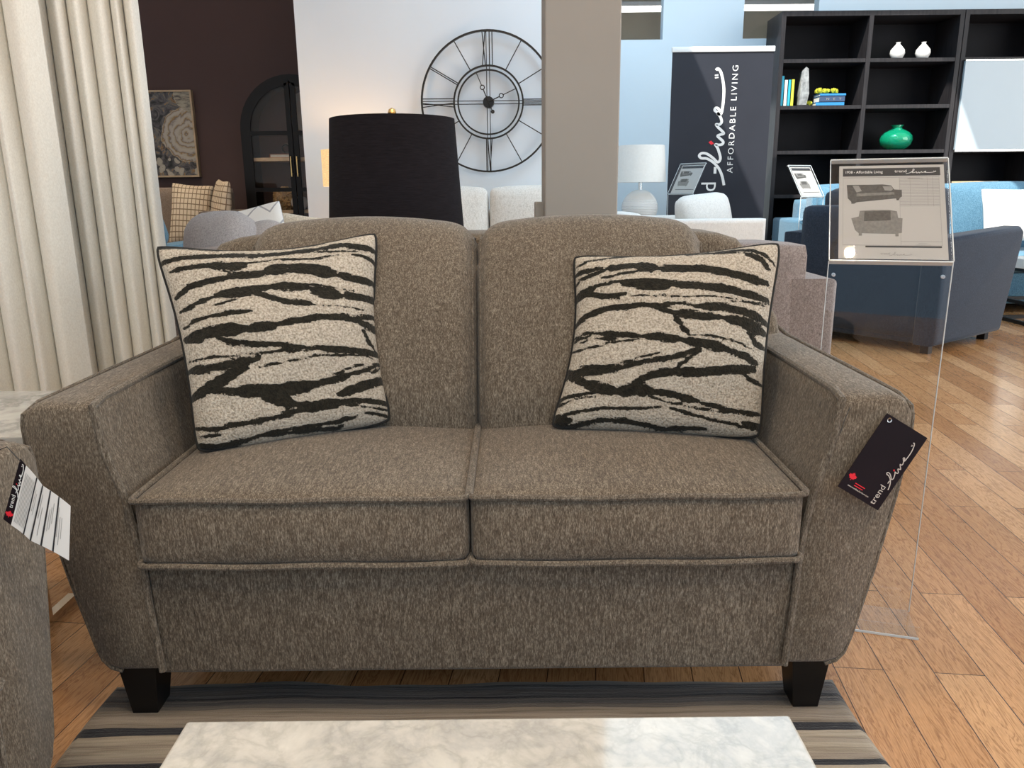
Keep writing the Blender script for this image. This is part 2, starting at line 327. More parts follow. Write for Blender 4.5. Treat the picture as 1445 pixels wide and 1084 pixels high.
# ------------------------------------------------------------------ mesh helpers
class MB:
    def __init__(s): s.bm = bmesh.new()
    def merge(s, o, mtx=None):
        me = bpy.data.meshes.new('tmp'); o.to_mesh(me); o.free()
        if mtx: me.transform(mtx)
        s.bm.from_mesh(me); bpy.data.meshes.remove(me); return s
    def box(s, c, d, bev=0, seg=3, mtx=None):
        b = bmesh.new(); bmesh.ops.create_cube(b, size=1)
        for v in b.verts: v.co = Vector((v.co.x*d[0], v.co.y*d[1], v.co.z*d[2]))
        if bev: bmesh.ops.bevel(b, geom=b.edges[:], offset=bev, segments=seg, profile=.5, affect='EDGES')
        bmesh.ops.translate(b, verts=b.verts, vec=c)
        return s.merge(b, mtx)
    def box2(s, lo, hi, bev=0, seg=3, mtx=None):
        return s.box([(a+b)/2 for a, b in zip(lo, hi)], [b-a for a, b in zip(lo, hi)], bev, seg, mtx)
    def rings(s, rs, cap=True, closed=False, flip=False):
        b = s.bm; vr = [[b.verts.new(p) for p in r] for r in rs]; n = len(rs[0])
        m = len(vr)
        for i in range(m if closed else m-1):
            a, c = vr[i], vr[(i+1) % m]
            for j in range(n):
                k = (j+1) % n
                b.faces.new((a[j], a[k], c[k], c[j]))
        if cap and not closed:
            b.faces.new(vr[0][::-1]); b.faces.new(vr[-1])
        return s
    def lathe(s, prof, seg=32, c=(0, 0, 0), axis='z', cap=False):
        rs = []
        for r, z in prof:
            ring = []
            for i in range(seg):
                t = 2*PI*i/seg
                p = (r*math.cos(t), r*math.sin(t), z)
                if axis == 'y': p = (p[0], z, p[1])
                ring.append((p[0]+c[0], p[1]+c[1], p[2]+c[2]))
            rs.append(ring)
        return s.rings(rs, cap)
    def tube(s, pts, r, seg=8, closed=False):
        pts = [Vector(p) for p in pts]; n = len(pts); rs = []
        up = None
        for i in range(n):
            a = pts[(i-1) % n] if (closed or i > 0) else pts[i]
            c = pts[(i+1) % n] if (closed or i < n-1) else pts[i]
            t = (c-a)
            if t.length < 1e-9: t = Vector((0, 0, 1))
            t.normalize()
            if up is None:
                up = Vector((0, 0, 1)) if abs(t.z) < .9 else Vector((1, 0, 0))
            u = up - t*up.dot(t)
            if u.length < 1e-6: u = t.orthogonal()
            u.normalize(); w = t.cross(u); up = u
            rs.append([pts[i] + (u*math.cos(2*PI*k/seg) + w*math.sin(2*PI*k/seg))*r for k in range(seg)])
        return s.rings(rs, True, closed)
    def prism(s, poly, a0, a1, axis='y', bev=0, seg=3):
        b = bmesh.new()
        def P(u, v, a): return {'y': (u, a, v), 'z': (u, v, a), 'x': (a, u, v)}[axis]
        v0 = [b.verts.new(P(u, v, a0)) for u, v in poly]; v1 = [b.verts.new(P(u, v, a1)) for u, v in poly]
        n = len(poly)
        b.faces.new(v0); b.faces.new(v1[::-1])
        for i in range(n): b.faces.new((v0[i], v1[i], v1[(i+1) % n], v0[(i+1) % n]))
        bmesh.ops.recalc_face_normals(b, faces=b.faces[:])
        if bev:
            ed = [e for e in b.edges if (e.verts[0] in v0) == (e.verts[1] in v0)]
            bmesh.ops.bevel(b, geom=ed, offset=bev, segments=seg, profile=.5, affect='EDGES')
        return s.merge(b)
    def band(s, outer, inner, a0, a1, axis='y', closed=False):
        """solid strip between two polylines of equal count, extruded along axis"""
        def P(u, v, a): return {'y': (u, a, v), 'z': (u, v, a), 'x': (a, u, v)}[axis]
        rs = [[P(*o, a0), P(*i, a0), P(*i, a1), P(*o, a1)] for o, i in zip(outer, inner)]
        return s.rings(rs, True, closed)
    def stroke(s, pts, w, y=0.0, depth=.0006):
        """flat ribbon in the XZ plane facing -Y"""
        o, i = [], []
        n = len(pts)
        for k in range(n):
            a = Vector(pts[max(0, k-1)]); c = Vector(pts[min(n-1, k+1)]); t = c-a
            if t.length < 1e-9: t = Vector((1, 0))
            t.normalize(); nn = Vector((-t.y, t.x)); p = Vector(pts[k])
            o.append(tuple(p+nn*w/2)); i.append(tuple(p-nn*w/2))
        return s.band(o, i, y, y-depth)
    def soft(s, h, r, puff=(0, 0, 0), n=10, c=(0, 0, 0), mtx=None, sag=None):
        """stuffed block: rounded box of half sizes h with edge radius r, faces crowned by puff"""
        b = bmesh.new(); bmesh.ops.create_cube(b, size=2)
        bmesh.ops.subdivide_edges(b, edges=b.edges[:], cuts=n, use_grid_fill=True)
        h = Vector(h)
        for v in b.verts:
            q = v.co.copy()
            # denser near the edges
            p = Vector([h[k]*math.sin(q[k]*PI/2)*.45 + h[k]*q[k]*.55 for k in range(3)])
            inn = Vector([max(-(h[k]-r), min(h[k]-r, p[k])) for k in range(3)]); d = p-inn
            if d.length > 1e-9:
                big = max(abs(d[k]) for k in range(3)); p = inn + d.normalized()*min(r, d.length if d.length <= r else r)
                if sum(abs(d[k]) > 1e-6 for k in range(3)) == 1: p = inn+d
            f = [1-(min(1, abs(p[k])/h[k]))**2 for k in range(3)]
            o = Vector((0, 0, 0))
            for k in range(3):
                a, e = [j for j in range(3) if j != k]
                o[k] = puff[k]*f[a]*f[e]*(p[k]/h[k])
            p = p+o
            if sag: p = sag(p)
            v.co = p
        bmesh.ops.translate(b, verts=b.verts, vec=c)
        return s.merge(b, mtx)
    def build(s, name, mat, parent=None, smooth=True, label=None, xf=None, sharp=40):
        bmesh.ops.remove_doubles(s.bm, verts=s.bm.verts, dist=1e-6)
        bmesh.ops.recalc_face_normals(s.bm, faces=s.bm.faces[:])
        me = bpy.data.meshes.new(name); s.bm.to_mesh(me); s.bm.free()
        if xf is not None: me.transform(xf)
        if smooth:
            for p in me.polygons: p.use_smooth = True
            try: me.set_sharp_from_angle(angle=R(sharp))
            except Exception: pass
        me.materials.append(M[mat] if isinstance(mat, str) else mat)
        o = bpy.data.objects.new(name, me); COL.objects.link(o)
        if parent: o.parent = parent
        if label: o['label'] = label
        return o
def tag(o, label, cat, group=None):
    o['label'] = label; o['category'] = cat
    if group: o['group'] = group
    return o
def thing(name, label, cat, loc=(0, 0, 0), rz=0, group=None):
    o = bpy.data.objects.new(name, None); COL.objects.link(o); o.empty_display_size = .1
    o.location = loc; o.rotation_euler = (0, 0, rz); return tag(o, label, cat, group)
def structure(o): o['kind'] = 'structure'; return o
def copy_tree(o, parent=None):
    c = o.copy(); COL.objects.link(c)
    if parent: c.parent = parent
    for ch in [x for x in bpy.data.objects if x.parent == o]: copy_tree(ch, c)
    return c
def text_bm(body, size, ax='LEFT', spacing=1.0, width=None):
    """lettering in the XZ plane (facing -Y) as a mesh builder"""
    cu = bpy.data.curves.new('lettering', 'FONT'); cu.body = body; cu.size = size; cu.align_x = ax; cu.space_character = spacing
    cu.extrude = .0002; cu.resolution_u = 3
    ob = bpy.data.objects.new('lettering', cu); COL.objects.link(ob)
    dg = bpy.context.evaluated_depsgraph_get()
    me = bpy.data.meshes.new_from_object(ob.evaluated_get(dg))
    bpy.data.objects.remove(ob); bpy.data.curves.remove(cu)
    me.transform(Matrix.Rotation(R(90), 4, 'X'))
    if width:
        xs = [v.co.x for v in me.vertices]; k = width/(max(xs)-min(xs)); x0 = min(xs)
        for v in me.vertices: v.co.x = (v.co.x-x0)*k
    b = MB(); b.bm.from_mesh(me); bpy.data.meshes.remove(me); return b

# the two-part wordmark: plain lower-case letters then a handwritten tail, about 880 units long
def _c(x, y): return (1000-y, 370-(x+.08*y))
def smooth_line(pts, k=5):
    P = [Vector(p) for p in pts]; out = []
    for i in range(len(P)-1):
        p0, p1, p2, p3 = P[max(0, i-1)], P[i], P[i+1], P[min(len(P)-1, i+2)]
        for j in range(k):
            t = j/k
            out.append(tuple(.5*((2*p1)+(p2-p0)*t+(2*p0-5*p1+4*p2-p3)*t*t+(3*p1-p0-3*p2+p3)*t**3)))
    out.append(tuple(P[-1])); return out
SCRIPT = smooth_line([_c(*p) for p in [(348, 800), (343, 765), (335, 730), (318, 692), (290, 660), (258, 640), (228, 637), (217, 622), (232, 608), (260, 612), (290, 635), (318, 662), (333, 640), (326, 600), (318, 575), (308, 557), (326, 560), (346, 556), (351, 541), (336, 524), (322, 508), (336, 500), (356, 494), (346, 478), (327, 458), (316, 440), (335, 441), (346, 425), (341, 400), (326, 373), (311, 359), (317, 345), (331, 350), (337, 368), (327, 381), (345, 378), (355, 335), (362, 280), (364, 230), (359, 180), (350, 140), (336, 122), (325, 131)]])
def wordmark(parent, xf, mat, ink_w=13, y=-.0004, dash=True, red=True, name='wordmark'):
    """xf maps word units (x along the word, z up) to the parent's frame"""
    b = text_bm('trend', 118, 'LEFT', 1.0, 275)
    for v in b.bm.verts: v.co.x -= 58; v.co.z += 4
    b.stroke(SCRIPT, ink_w, 0, .3)
    if dash: b.stroke([_c(300, 700+30), _c(303, 690)], ink_w, 0, .3)
    for dx in (0, 14):
        b.stroke([_c(318, 160+dx), _c(337, 157+dx)], 7, 0, .3)
    for v in b.bm.verts: v.co.y = -.7 if v.co.y < -1e-6 else 0
    w = b.build(name, mat, parent, False, xf=xf @ Matrix.Translation((0, y, 0)))
    if red:
        cx, cz = _c(285, 547); d = MB(); d.prism([(cx-13, cz-2), (cx-4, cz-15), (cx+13, cz+1), (cx+3, cz+15)], 0, -.8)
        d.build('wordmark_dot', 'red', parent, False, label='red diamond dot of the wordmark', xf=xf @ Matrix.Translation((0, y, 0)))
    return w
LEAF_H = [(0, 1), (.14, .70), (.30, .78), (.23, .38), (.46, .60), (.52, .46), (.80, .50), (.70, .24), (.84, .16), (.44, -.18), (.50, -.34), (.05, -.27), (.06, -.62)]
LEAF = LEAF_H + [(-x, y) for x, y in LEAF_H[::-1] if x > 0]

# ------------------------------------------------------------------ room shell
HC = 4.2
def room():
    fl = MB(); fl.box2((-4.2, -3.2, -.1), (7.5, 9.0, 0)); structure(fl.build('floor', 'floor', None, False))
    # ceiling with an assumed long roof light over the rear of the shop
    X0, X1, Y0, Y1 = .31, 2.62, 3.75, 5.92
    c = MB()
    for lo, hi in [((-4.2, -3.2), (7.5, Y0)), ((-4.2, Y1), (7.5, 9.0)), ((-4.2, Y0), (X0, Y1)), ((X1, Y0), (7.5, Y1))]:
        c.box2((lo[0], lo[1], HC), (hi[0], hi[1], HC+.12))
    structure(c.build('ceiling', 'ceiling', None, False))
    w = MB(); w.box2((-4.2, 7.3, 0), (-1.2, 7.45, HC)); structure(w.build('wall_back', 'brownwall', None, False))
    w = MB(); w.box2((-4.2, -3.2, 0), (-4.05, 7.3, HC)); structure(w.build('wall_left', 'whitewall', None, False))
    w = MB(); w.box2((-1.535, 6.0, 0), (.52, 6.14, HC)); w.box2((.40, 6.14, 0), (.52, 7.4, HC)); structure(w.build('wall_middle', 'whitewall', None, False))
    # rear wall right of the pillar with two square openings high up
    w = MB()
    o1, o2 = (.62, 1.376), (2.09, 2.75); zs, zt = 2.29, 2.95
    w.box2((.52, 7.4, 0), (7.5, 7.52, zs)); w.box2((.52, 7.4, zt), (7.5, 7.52, HC))
    w.box2((.52, 7.4, zs), (o1[0], 7.52, zt)); w.box2((o1[1], 7.4, zs), (o2[0], 7.52, zt)); w.box2((o2[1], 7.4, zs), (7.5, 7.52, zt))
    structure(w.build('wall_rear', 'bluewall', None, False))
    for k, (a, b) in enumerate((o1, o2)):
        g = MB(); g.box2((a, 7.45, zs), (b, 7.456, zt)); structure(g.build('window_%d' % (k+1), 'pane', None, False))
    w = MB(); w.box2((-1.2, 8.85, 0), (7.5, 9.0, HC)); structure(w.build('wall_beyond', 'shell', None, False))
    # the square column standing in front of the rear wall
    p = MB(); p.box2((.154, 3.5, 0), (.476, 3.86, HC), .006, 2); p.box2((.117, 3.58, 0), (.156, 3.84, .935), .004, 1)
    structure(p.build('pillar', 'pillar', None, False))
    for k in range(2):
        t = thing('strip_light', ['long white strip light behind the left high window of the rear wall', 'long white strip light behind the high window beside the bookcase'][k], 'light', (1.0+1.6*k, 8.2, 2.72), 0, 'strip lights beyond the rear wall')
        b = MB(); b.box((0, 0, .03), (1.45, .12, .04), .01); b.build('housing', 'white', t)
        b = MB(); b.tube([(-.70, 0, -.01), (.70, 0, -.01)], .026, 10); b.build('tube', 'tube', t)
        for x in (-.5, .5):
            b = MB(); b.tube([(x, 0, .05), (x, 0, HC-2.72)], .006, 6); b.build('hanger', 'screw', t)
room()

def downlight(x, y, power, label):
    t = thing('recessed_light', label, 'ceiling light', (x, y, HC), 0)
    b = MB(); b.band([(.125*math.cos(2*PI*i/40), .125*math.sin(2*PI*i/40)) for i in range(40)], [(.098*math.cos(2*PI*i/40), .098*math.sin(2*PI*i/40)) for i in range(40)], -.012, .004, 'z', True)
    b.build('trim_ring', 'trimring', t)
    b = MB(); b.lathe([(.099, -.004), (.06, .03), (.045, .045)], 40); b.build('reflector', 'litreflector', t)
    b = MB(); b.lathe([(.001, -.006), (.03, -.004), (.045, .012), (.045, .02)], 24); b.build('bulb', 'bulb', t)
    li = bpy.data.lights.new('spot_lamp', 'SPOT'); li.energy = power; li.color = (1, .80, .56); li.spot_size = R(85); li.spot_blend = .8; li.shadow_soft_size = .03
    o = bpy.data.objects.new('spot_lamp', li); COL.objects.link(o); o.parent = t; o.location = (0, 0, -.03)
    return t
downlight(.81, .54, 34, 'recessed ceiling downlight mirrored in the acrylic sign holder')
downlight(-.70, 5.55, 30, 'recessed ceiling downlight mirrored in the marble coffee table')
downlight(-2.9, 5.3, 230, 'added recessed ceiling downlight over the tan sofa and plaid cushions')  # unseen downlight, added to warm the tan sofa and its cushions

# ------------------------------------------------------------------ flared-arm seating (loveseat and matching armchair)
def upholstered(root, dx, nseat, depth=.84):
    """front plane at local y=0, seat faces -y; dx narrows the loveseat profile"""
    OUT = [(.120, .655), (.127, .674), (.143, .687), (.172, .696), (.22, .706), (.31, .725), (.455, .750), (.56, .763), (.600, .763), (.617, .760), (.629, .753), (.636, .743), (.640, .728)]
    INN = [(.120, .580), (.25, .588), (.345, .591), (.405, .597), (.465, .606), (.52, .622), (.57, .634), (.61, .637), (.632, .640), (.638, .652)]
    def lerp(T, z):
        for (a, u), (b, v) in zip(T, T[1:]):
            if a <= z <= b: return u+(v-u)*(z-a)/(b-a)
        return T[-1][1]
    fp = MB()
    for s in (-1, 1):
        X = lambda v: s*(v-dx)
        prof = [(X(v), z) for z, v in OUT] + [(X(v), z) for z, v in INN[::-1]]
        arm = MB(); rs = []
        ys = [-.012+.012, .004, .016, .05, .2, .4, .55, .64, .68, .72, .755, .785, depth-.02, depth]
        for k, y in enumerate(ys):
            inset = [.014, .006, .001][k] if k < 3 else (.012 if y == depth else 0)
            lift = 0 if y < .64 else .13*((y-.64)/(depth-.64))**2.2
            cx = sum(p[0] for p in prof)/len(prof); ring = []
            for px, z in prof:
                f = max(0, (z-.45)/.19); zz = z+lift*f
                dxx = 0
                d = Vector((px-cx, z-.4)); L_ = max(1e-6, d.length)
                q = (px-d.x/L_*inset*.6-s*lift*f*.22, zz-(inset if z > .6 else (-inset if z < .15 else 0)))
                ring.append((q[0], y, q[1]))
            rs.append(ring)
        arm.rings(rs)
        ob = arm.build('arm', 'sofa', root, sharp=60)
        # welt round the front of the arm and along its inner top edge
        w = MB()
        front = [(X(v)-s*.0005, .004, z) for z, v in INN[:-1]] + [(X(.645), .05, .637), (X(.645), .25, .640), (X(.645), .60, .640)]
        w.tube(front, .0068, 8)
        w.build('welt', 'welt', ob)
        w = MB()
        pts = [(X(v)+s*.001, .008, z) for z, v in OUT[:-3]] + [(X(.757), .05, .630), (X(.757), .3, .632), (X(.757), .60, .632), (X(.757)-s*.002, .70, .645), (X(.757)-s*.008, .76, .680), (X(.757)-s*.02, .80, .720)]
        w.tube(pts, .005, 8); w.build('welt', 'welt', ob)
        for y, hy in ((.045, .0), (depth-.10, .0)):
            lg = MB(); xo = X(.671) ; xi = X(.598)
            top = [(xi, y-.03), (xo, y-.03), (xo, y+.05), (xi, y+.05)]
            bx0, bx1 = X(.613), X(.661)
            bot = [(bx0, y-.016), (bx1, y-.016), (bx1, y+.036), (bx0, y+.036)]
            lg.rings([[(a, b, .010 if y < .1 else 0) for a, b in bot], [(a, b, .135) for a, b in top]])
            lg.build('leg', 'blackwood', root, False)
    hin = .588-dx
    r = MB(); r.box2((-hin-.004, .012, .106), (hin+.004, depth-.04, .352), .012, 3); r.build('front_rail', 'sofa', root)
    # rear frame with rounded wings either side of the back
    o = lambda v: v-dx
    half = [(o(.735), .20), (o(.745), .60), (o(.728), .68), (o(.692), .735), (o(.672), .79), (o(.655), .835), (o(.625), .866), (o(.58), .880), (o(.53), .884)]
    poly = half + [(-x, z) for x, z in half[::-1]]
    bf = MB(); bf.prism(poly, .565, depth+.012, 'y', .03, 4)
    for v in bf.bm.verts: v.co.y += max(0, v.co.z-.45)*.10*(1 if v.co.y < .7 else .0)
    fr = bf.build('back_frame', 'sofa', root, sharp=70)
    # seat cushions
    wseat = 2*(hin+.0)/nseat
    for k in range(nseat):
        cx = -hin+wseat*(k+.5)
        hx = wseat/2-.0015; z0, z1 = .340, .474
        sc = MB(); hz = (z1-z0)/2; hy = .235
        def sag(p, hx=hx): return p
        sc.soft((hx, hy, hz), .022, (0, .012, .022), 12, (cx, -.020+hy, z0+hz))
        ob = sc.build('seat_cushion', 'sofa', root, sharp=80)
        for zz, up in ((z1-.004, 1), (z0+.006, -1)):
            w = MB(); path = []
            rr = .014
            for (qx, qy, a0) in ((hx-rr, hy-rr, 0), (-hx+rr, hy-rr, 90), (-hx+rr, -hy+rr, 180), (hx-rr, -hy+rr, 270)):
                for t in (0, 45, 90):
                    path.append((cx+qx+rr*math.cos(R(a0+t)), -.020+hy+qy+rr*math.sin(R(a0+t)), zz))
            full = []
            for a, b in zip(path, path[1:]+path[:1]):
                a, b = Vector(a), Vector(b); n = max(1, int((b-a).length/.05))
                for i in range(n):
                    p = a.lerp(b, i/n)
                    fx = 1-((p.x-cx)/hx)**2; wob = .0022*math.sin(p.x*23+zz*40)
                    if p.y < .0: p.y -= .003+.004*max(0, fx)
                    p.z += wob*.6
                    full.append(p)
            w.tube(full, .0058, 8, True); w.build('welt', 'welt', ob)
    # tight back cushions
    nb = nseat; hb = .522-dx if nseat > 1 else .53-dx
    wb = 2*hb/nb
    for k in range(nb):
        x0 = -hb+wb*k; cb = MB(); rs = []
        NU = 30
        for i in range(NU+1):
            t = -1+2*i/NU; u = math.sin(t*PI/2)*.55+t*.45
            sgn = u
            e = abs(u)
            out = (k == 0 and u < 0) or (k == nb-1 and u > 0)
            arch = .905+.024*(1-e**2)-(.036 if out else .026)*max(0, (e-.72)/.28)**2.4
            rec = .050*max(0, (e-.86)/.14)**2 if not out else .060*max(0, (e-.80)/.20)**2
            bul = .018*(1-e**2)
            x = x0+wb*(u+1)/2
            top = arch-rec*.35
            prof = [(.36+rec, .44), (.355+rec-bul*.4, .50), (.368+rec-bul, .58), (.392+rec-bul, .66), (.422+rec-bul, .75), (.448+rec-bul*.7, .82), (.470+rec, top-.048), (.496+rec*.8, top-.018), (.530, top-.003), (.575, top), (.63, top-.008), (.68, top-.030), (.71, top-.07), (.72, .70), (.72, .44)]
            rs.append([(x, a, z) for a, z in prof])
        cb.rings(rs)
        ob = cb.build('back_cushion', 'sofa', root, sharp=75)
        for i in (1, NU-1):
            w = MB(); r_ = rs[i]; w.tube([(p[0], p[1]-.001, p[2]+.001) for p in r_[1:12]], .0028, 6)
            w.build('seam', 'welt', ob)

loveseat = thing('loveseat', 'taupe chenille two-seat loveseat with flared arms and black tapered legs', 'sofa', (-.077, 1.26, 0))
upholstered(loveseat, 0, 2)
armchair = thing('armchair', 'taupe chenille armchair cut off by the left edge, tagged flared arm', 'armchair', (-.712, .590, 0), R(90))
upholstered(armchair, .263, 1)

# ------------------------------------------------------------------ zebra cushions
ZL = dict(q=[(80, 170), (965, 112), (1012, 885), (238, 1003)], st=[
 (14, [(90, 190), (300, 205), (500, 203), (600, 202), (700, 190), (780, 152), (860, 130), (930, 105)]),
 (20, [(112, 262), (200, 245), (300, 245), (400, 242), (470, 245), (560, 240), (640, 225), (720, 215)]), (24, [(700, 218), (800, 195), (880, 200), (965, 207)]),
 (22, [(160, 302), (230, 290), (300, 287)]), (36, [(300, 287), (330, 292), (400, 295), (440, 290)]), (8, [(430, 285), (560, 265), (700, 260), (800, 240)]),
 (14, [(850, 235), (900, 240), (965, 257)]), (8, [(700, 232), (800, 225), (900, 222)]),
 (26, [(180, 405), (240, 370), (300, 352), (400, 337), (480, 330), (560, 320), (640, 312)]), (34, [(520, 308), (600, 302)]), (46, [(600, 302), (700, 308), (780, 322)]), (28, [(780, 325), (860, 337), (955, 342)]),
 (18, [(195, 465), (260, 440), (330, 416)]), (34, [(330, 412), (400, 405), (460, 400), (530, 388)]), (30, [(530, 385), (600, 382), (680, 388)]), (44, [(690, 392), (740, 402), (800, 412)]), (26, [(800, 410), (880, 407), (965, 407)]),
 (24, [(470, 405), (540, 428), (600, 446), (690, 450)]), (8, [(545, 376), (700, 373), (860, 386)]), (5, [(640, 455), (780, 452), (900, 460)]),
 (15, [(212, 525), (260, 505), (330, 492), (400, 486), (465, 480)]), (7, [(300, 460), (420, 430)]),
 (46, [(218, 572), (280, 562), (360, 552), (440, 550)]), (34, [(440, 550), (500, 545), (560, 535)]), (24, [(560, 533), (620, 520), (700, 505), (760, 500), (820, 500), (880, 510)]), (30, [(880, 512), (930, 522), (980, 532)]),
 (16, [(850, 496), (920, 482), (978, 482)]), (6, [(740, 490), (850, 485), (960, 470)]),
 (20, [(340, 580), (400, 600), (500, 606), (600, 615), (700, 620)]), (26, [(700, 620), (800, 621), (880, 623), (988, 622)]),
 (16, [(890, 540), (910, 575), (942, 612)]),
 (9, [(222, 657), (330, 650), (420, 645), (500, 640), (600, 632), (740, 625)]), (10, [(600, 640), (640, 628), (700, 630)]),
 (30, [(222, 692), (300, 690), (380, 680), (450, 670), (492, 655)]), (40, [(460, 665), (400, 707), (350, 738), (290, 768), (232, 796)]),
 (8, [(490, 690), (600, 672), (700, 650), (800, 640), (900, 635), (940, 650)]),
 (26, [(300, 768), (400, 778)]), (46, [(400, 778), (480, 778), (560, 775), (640, 765), (700, 752)]), (28, [(700, 750), (760, 735), (830, 715)]), (16, [(830, 712), (900, 690), (960, 660), (988, 640)]), (7, [(760, 720), (830, 690), (900, 665)]),
 (46, [(490, 785), (560, 810), (620, 828)]), (36, [(620, 830), (680, 838), (740, 828), (810, 812)]), (34, [(790, 790), (850, 765), (920, 740), (1003, 714)]),
 (22, [(800, 815), (900, 806), (1012, 817)]), (7, [(820, 830), (920, 830), (1010, 840)]),
 (18, [(228, 905), (300, 912), (380, 905), (440, 895), (500, 885), (570, 868), (640, 848), (690, 835)]),
 (14, [(225, 965), (320, 975), (400, 968), (450, 948), (540, 925), (650, 910), (760, 893), (860, 868)]), (24, [(240, 975), (330, 982), (430, 955)]),
 (12, [(900, 855), (960, 859), (1015, 861)]), (8, [(232, 935), (340, 938)]), (12, [(925, 700), (960, 670), (988, 645)]), (16, [(500, 940), (620, 925), (760, 910), (800, 905)])])
ZR = dict(q=[(428, 200), (1278, 160), (1185, 955), (333, 907)], st=[
 (10, [(440, 268), (500, 246), (560, 240), (620, 230), (720, 217), (800, 216)]), (14, [(900, 228), (960, 224), (1050, 222), (1130, 230)]), (22, [(1130, 232), (1190, 258), (1212, 292)]), (15, [(1060, 210), (1150, 215), (1200, 235), (1240, 272)]), (6, [(850, 222), (1000, 212), (1100, 220)]), (18, [(440, 205), (520, 205), (640, 215), (800, 217), (900, 215)]),
 (16, [(440, 352), (470, 322), (540, 302), (590, 287)]), (28, [(580, 285), (640, 280), (700, 280)]), (44, [(700, 282), (780, 292)]), (32, [(780, 294), (850, 295), (940, 297), (1040, 312), (1120, 332), (1210, 353)]),
 (20, [(440, 302), (480, 290), (570, 280)]), (10, [(560, 325), (660, 310), (740, 300)]),
 (34, [(448, 402), (480, 382), (530, 366)]), (12, [(530, 360), (560, 352), (640, 347)]), (30, [(640, 352), (700, 362)]), (46, [(700, 362), (780, 366), (840, 364)]), (30, [(840, 364), (940, 372), (1040, 382), (1120, 397), (1210, 418)]), (24, [(490, 380), (560, 400), (620, 406), (660, 400)]), (6, [(560, 345), (760, 340), (860, 350)]),
 (6, [(660, 406), (780, 412), (900, 420), (1000, 415), (1100, 425), (1205, 442)]), (6, [(1060, 430), (1200, 432)]),
 (24, [(440, 507), (500, 477), (560, 460), (640, 450), (720, 446), (780, 456), (840, 480)]), (30, [(840, 482), (900, 490), (960, 496), (1040, 497)]), (42, [(1040, 500), (1100, 510), (1195, 545)]), (12, [(810, 443), (880, 447), (940, 455)]), (30, [(930, 455), (1040, 457), (1120, 472), (1205, 506)]), (6, [(600, 443), (740, 437), (880, 470), (940, 475)]),
 (20, [(845, 490), (872, 530), (902, 566)]),
 (12, [(432, 560), (500, 545), (560, 550)]), (22, [(550, 550), (640, 560), (720, 570)]), (30, [(720, 570), (800, 576), (880, 586)]), (36, [(880, 588), (960, 600), (1040, 617)]), (28, [(1040, 617), (1100, 636), (1160, 662)]), (8, [(900, 568), (1000, 572), (1080, 586), (1150, 618)]),
 (8, [(425, 612), (500, 605), (600, 590), (720, 580)]), (9, [(460, 582), (540, 570), (630, 577)]), (12, [(425, 585), (470, 560), (520, 556)]),
 (44, [(385, 702), (440, 697)]), (36, [(440, 697), (500, 692), (560, 690), (640, 686)]), (20, [(640, 685), (700, 672), (780, 660), (850, 650), (900, 632), (945, 615)]), (8, [(640, 668), (720, 650), (800, 630)]),
 (34, [(425, 708), (500, 742)]), (44, [(500, 745), (560, 765), (620, 775)]), (40, [(620, 775), (690, 770), (760, 776)]), (26, [(760, 776), (850, 791), (940, 815)]), (18, [(940, 817), (1040, 842), (1180, 862)]),
 (28, [(690, 747), (740, 722), (800, 708), (850, 705)]), (34, [(850, 708), (950, 705), (1050, 695), (1150, 688)]), (14, [(840, 700), (890, 662), (945, 620)]),
 (16, [(352, 812), (420, 790), (500, 780), (570, 772)]), (7, [(345, 835), (440, 800), (560, 785)]),
 (12, [(335, 870), (400, 860), (460, 845), (560, 835), (660, 840), (790, 835)]), (46, [(335, 880), (425, 878)]),
 (18, [(395, 907), (480, 892), (560, 880), (640, 880), (700, 895), (800, 915), (900, 910), (965, 916)]),
 (12, [(830, 840), (920, 865), (1000, 885), (1080, 900), (1150, 915)]), (9, [(720, 785), (800, 812), (900, 836), (1000, 850), (1190, 862)]),
 (20, [(1115, 715), (1150, 735), (1185, 745)]), (22, [(1130, 550), (1160, 590), (1195, 600)]), (26, [(1110, 893), (1190, 912)])])
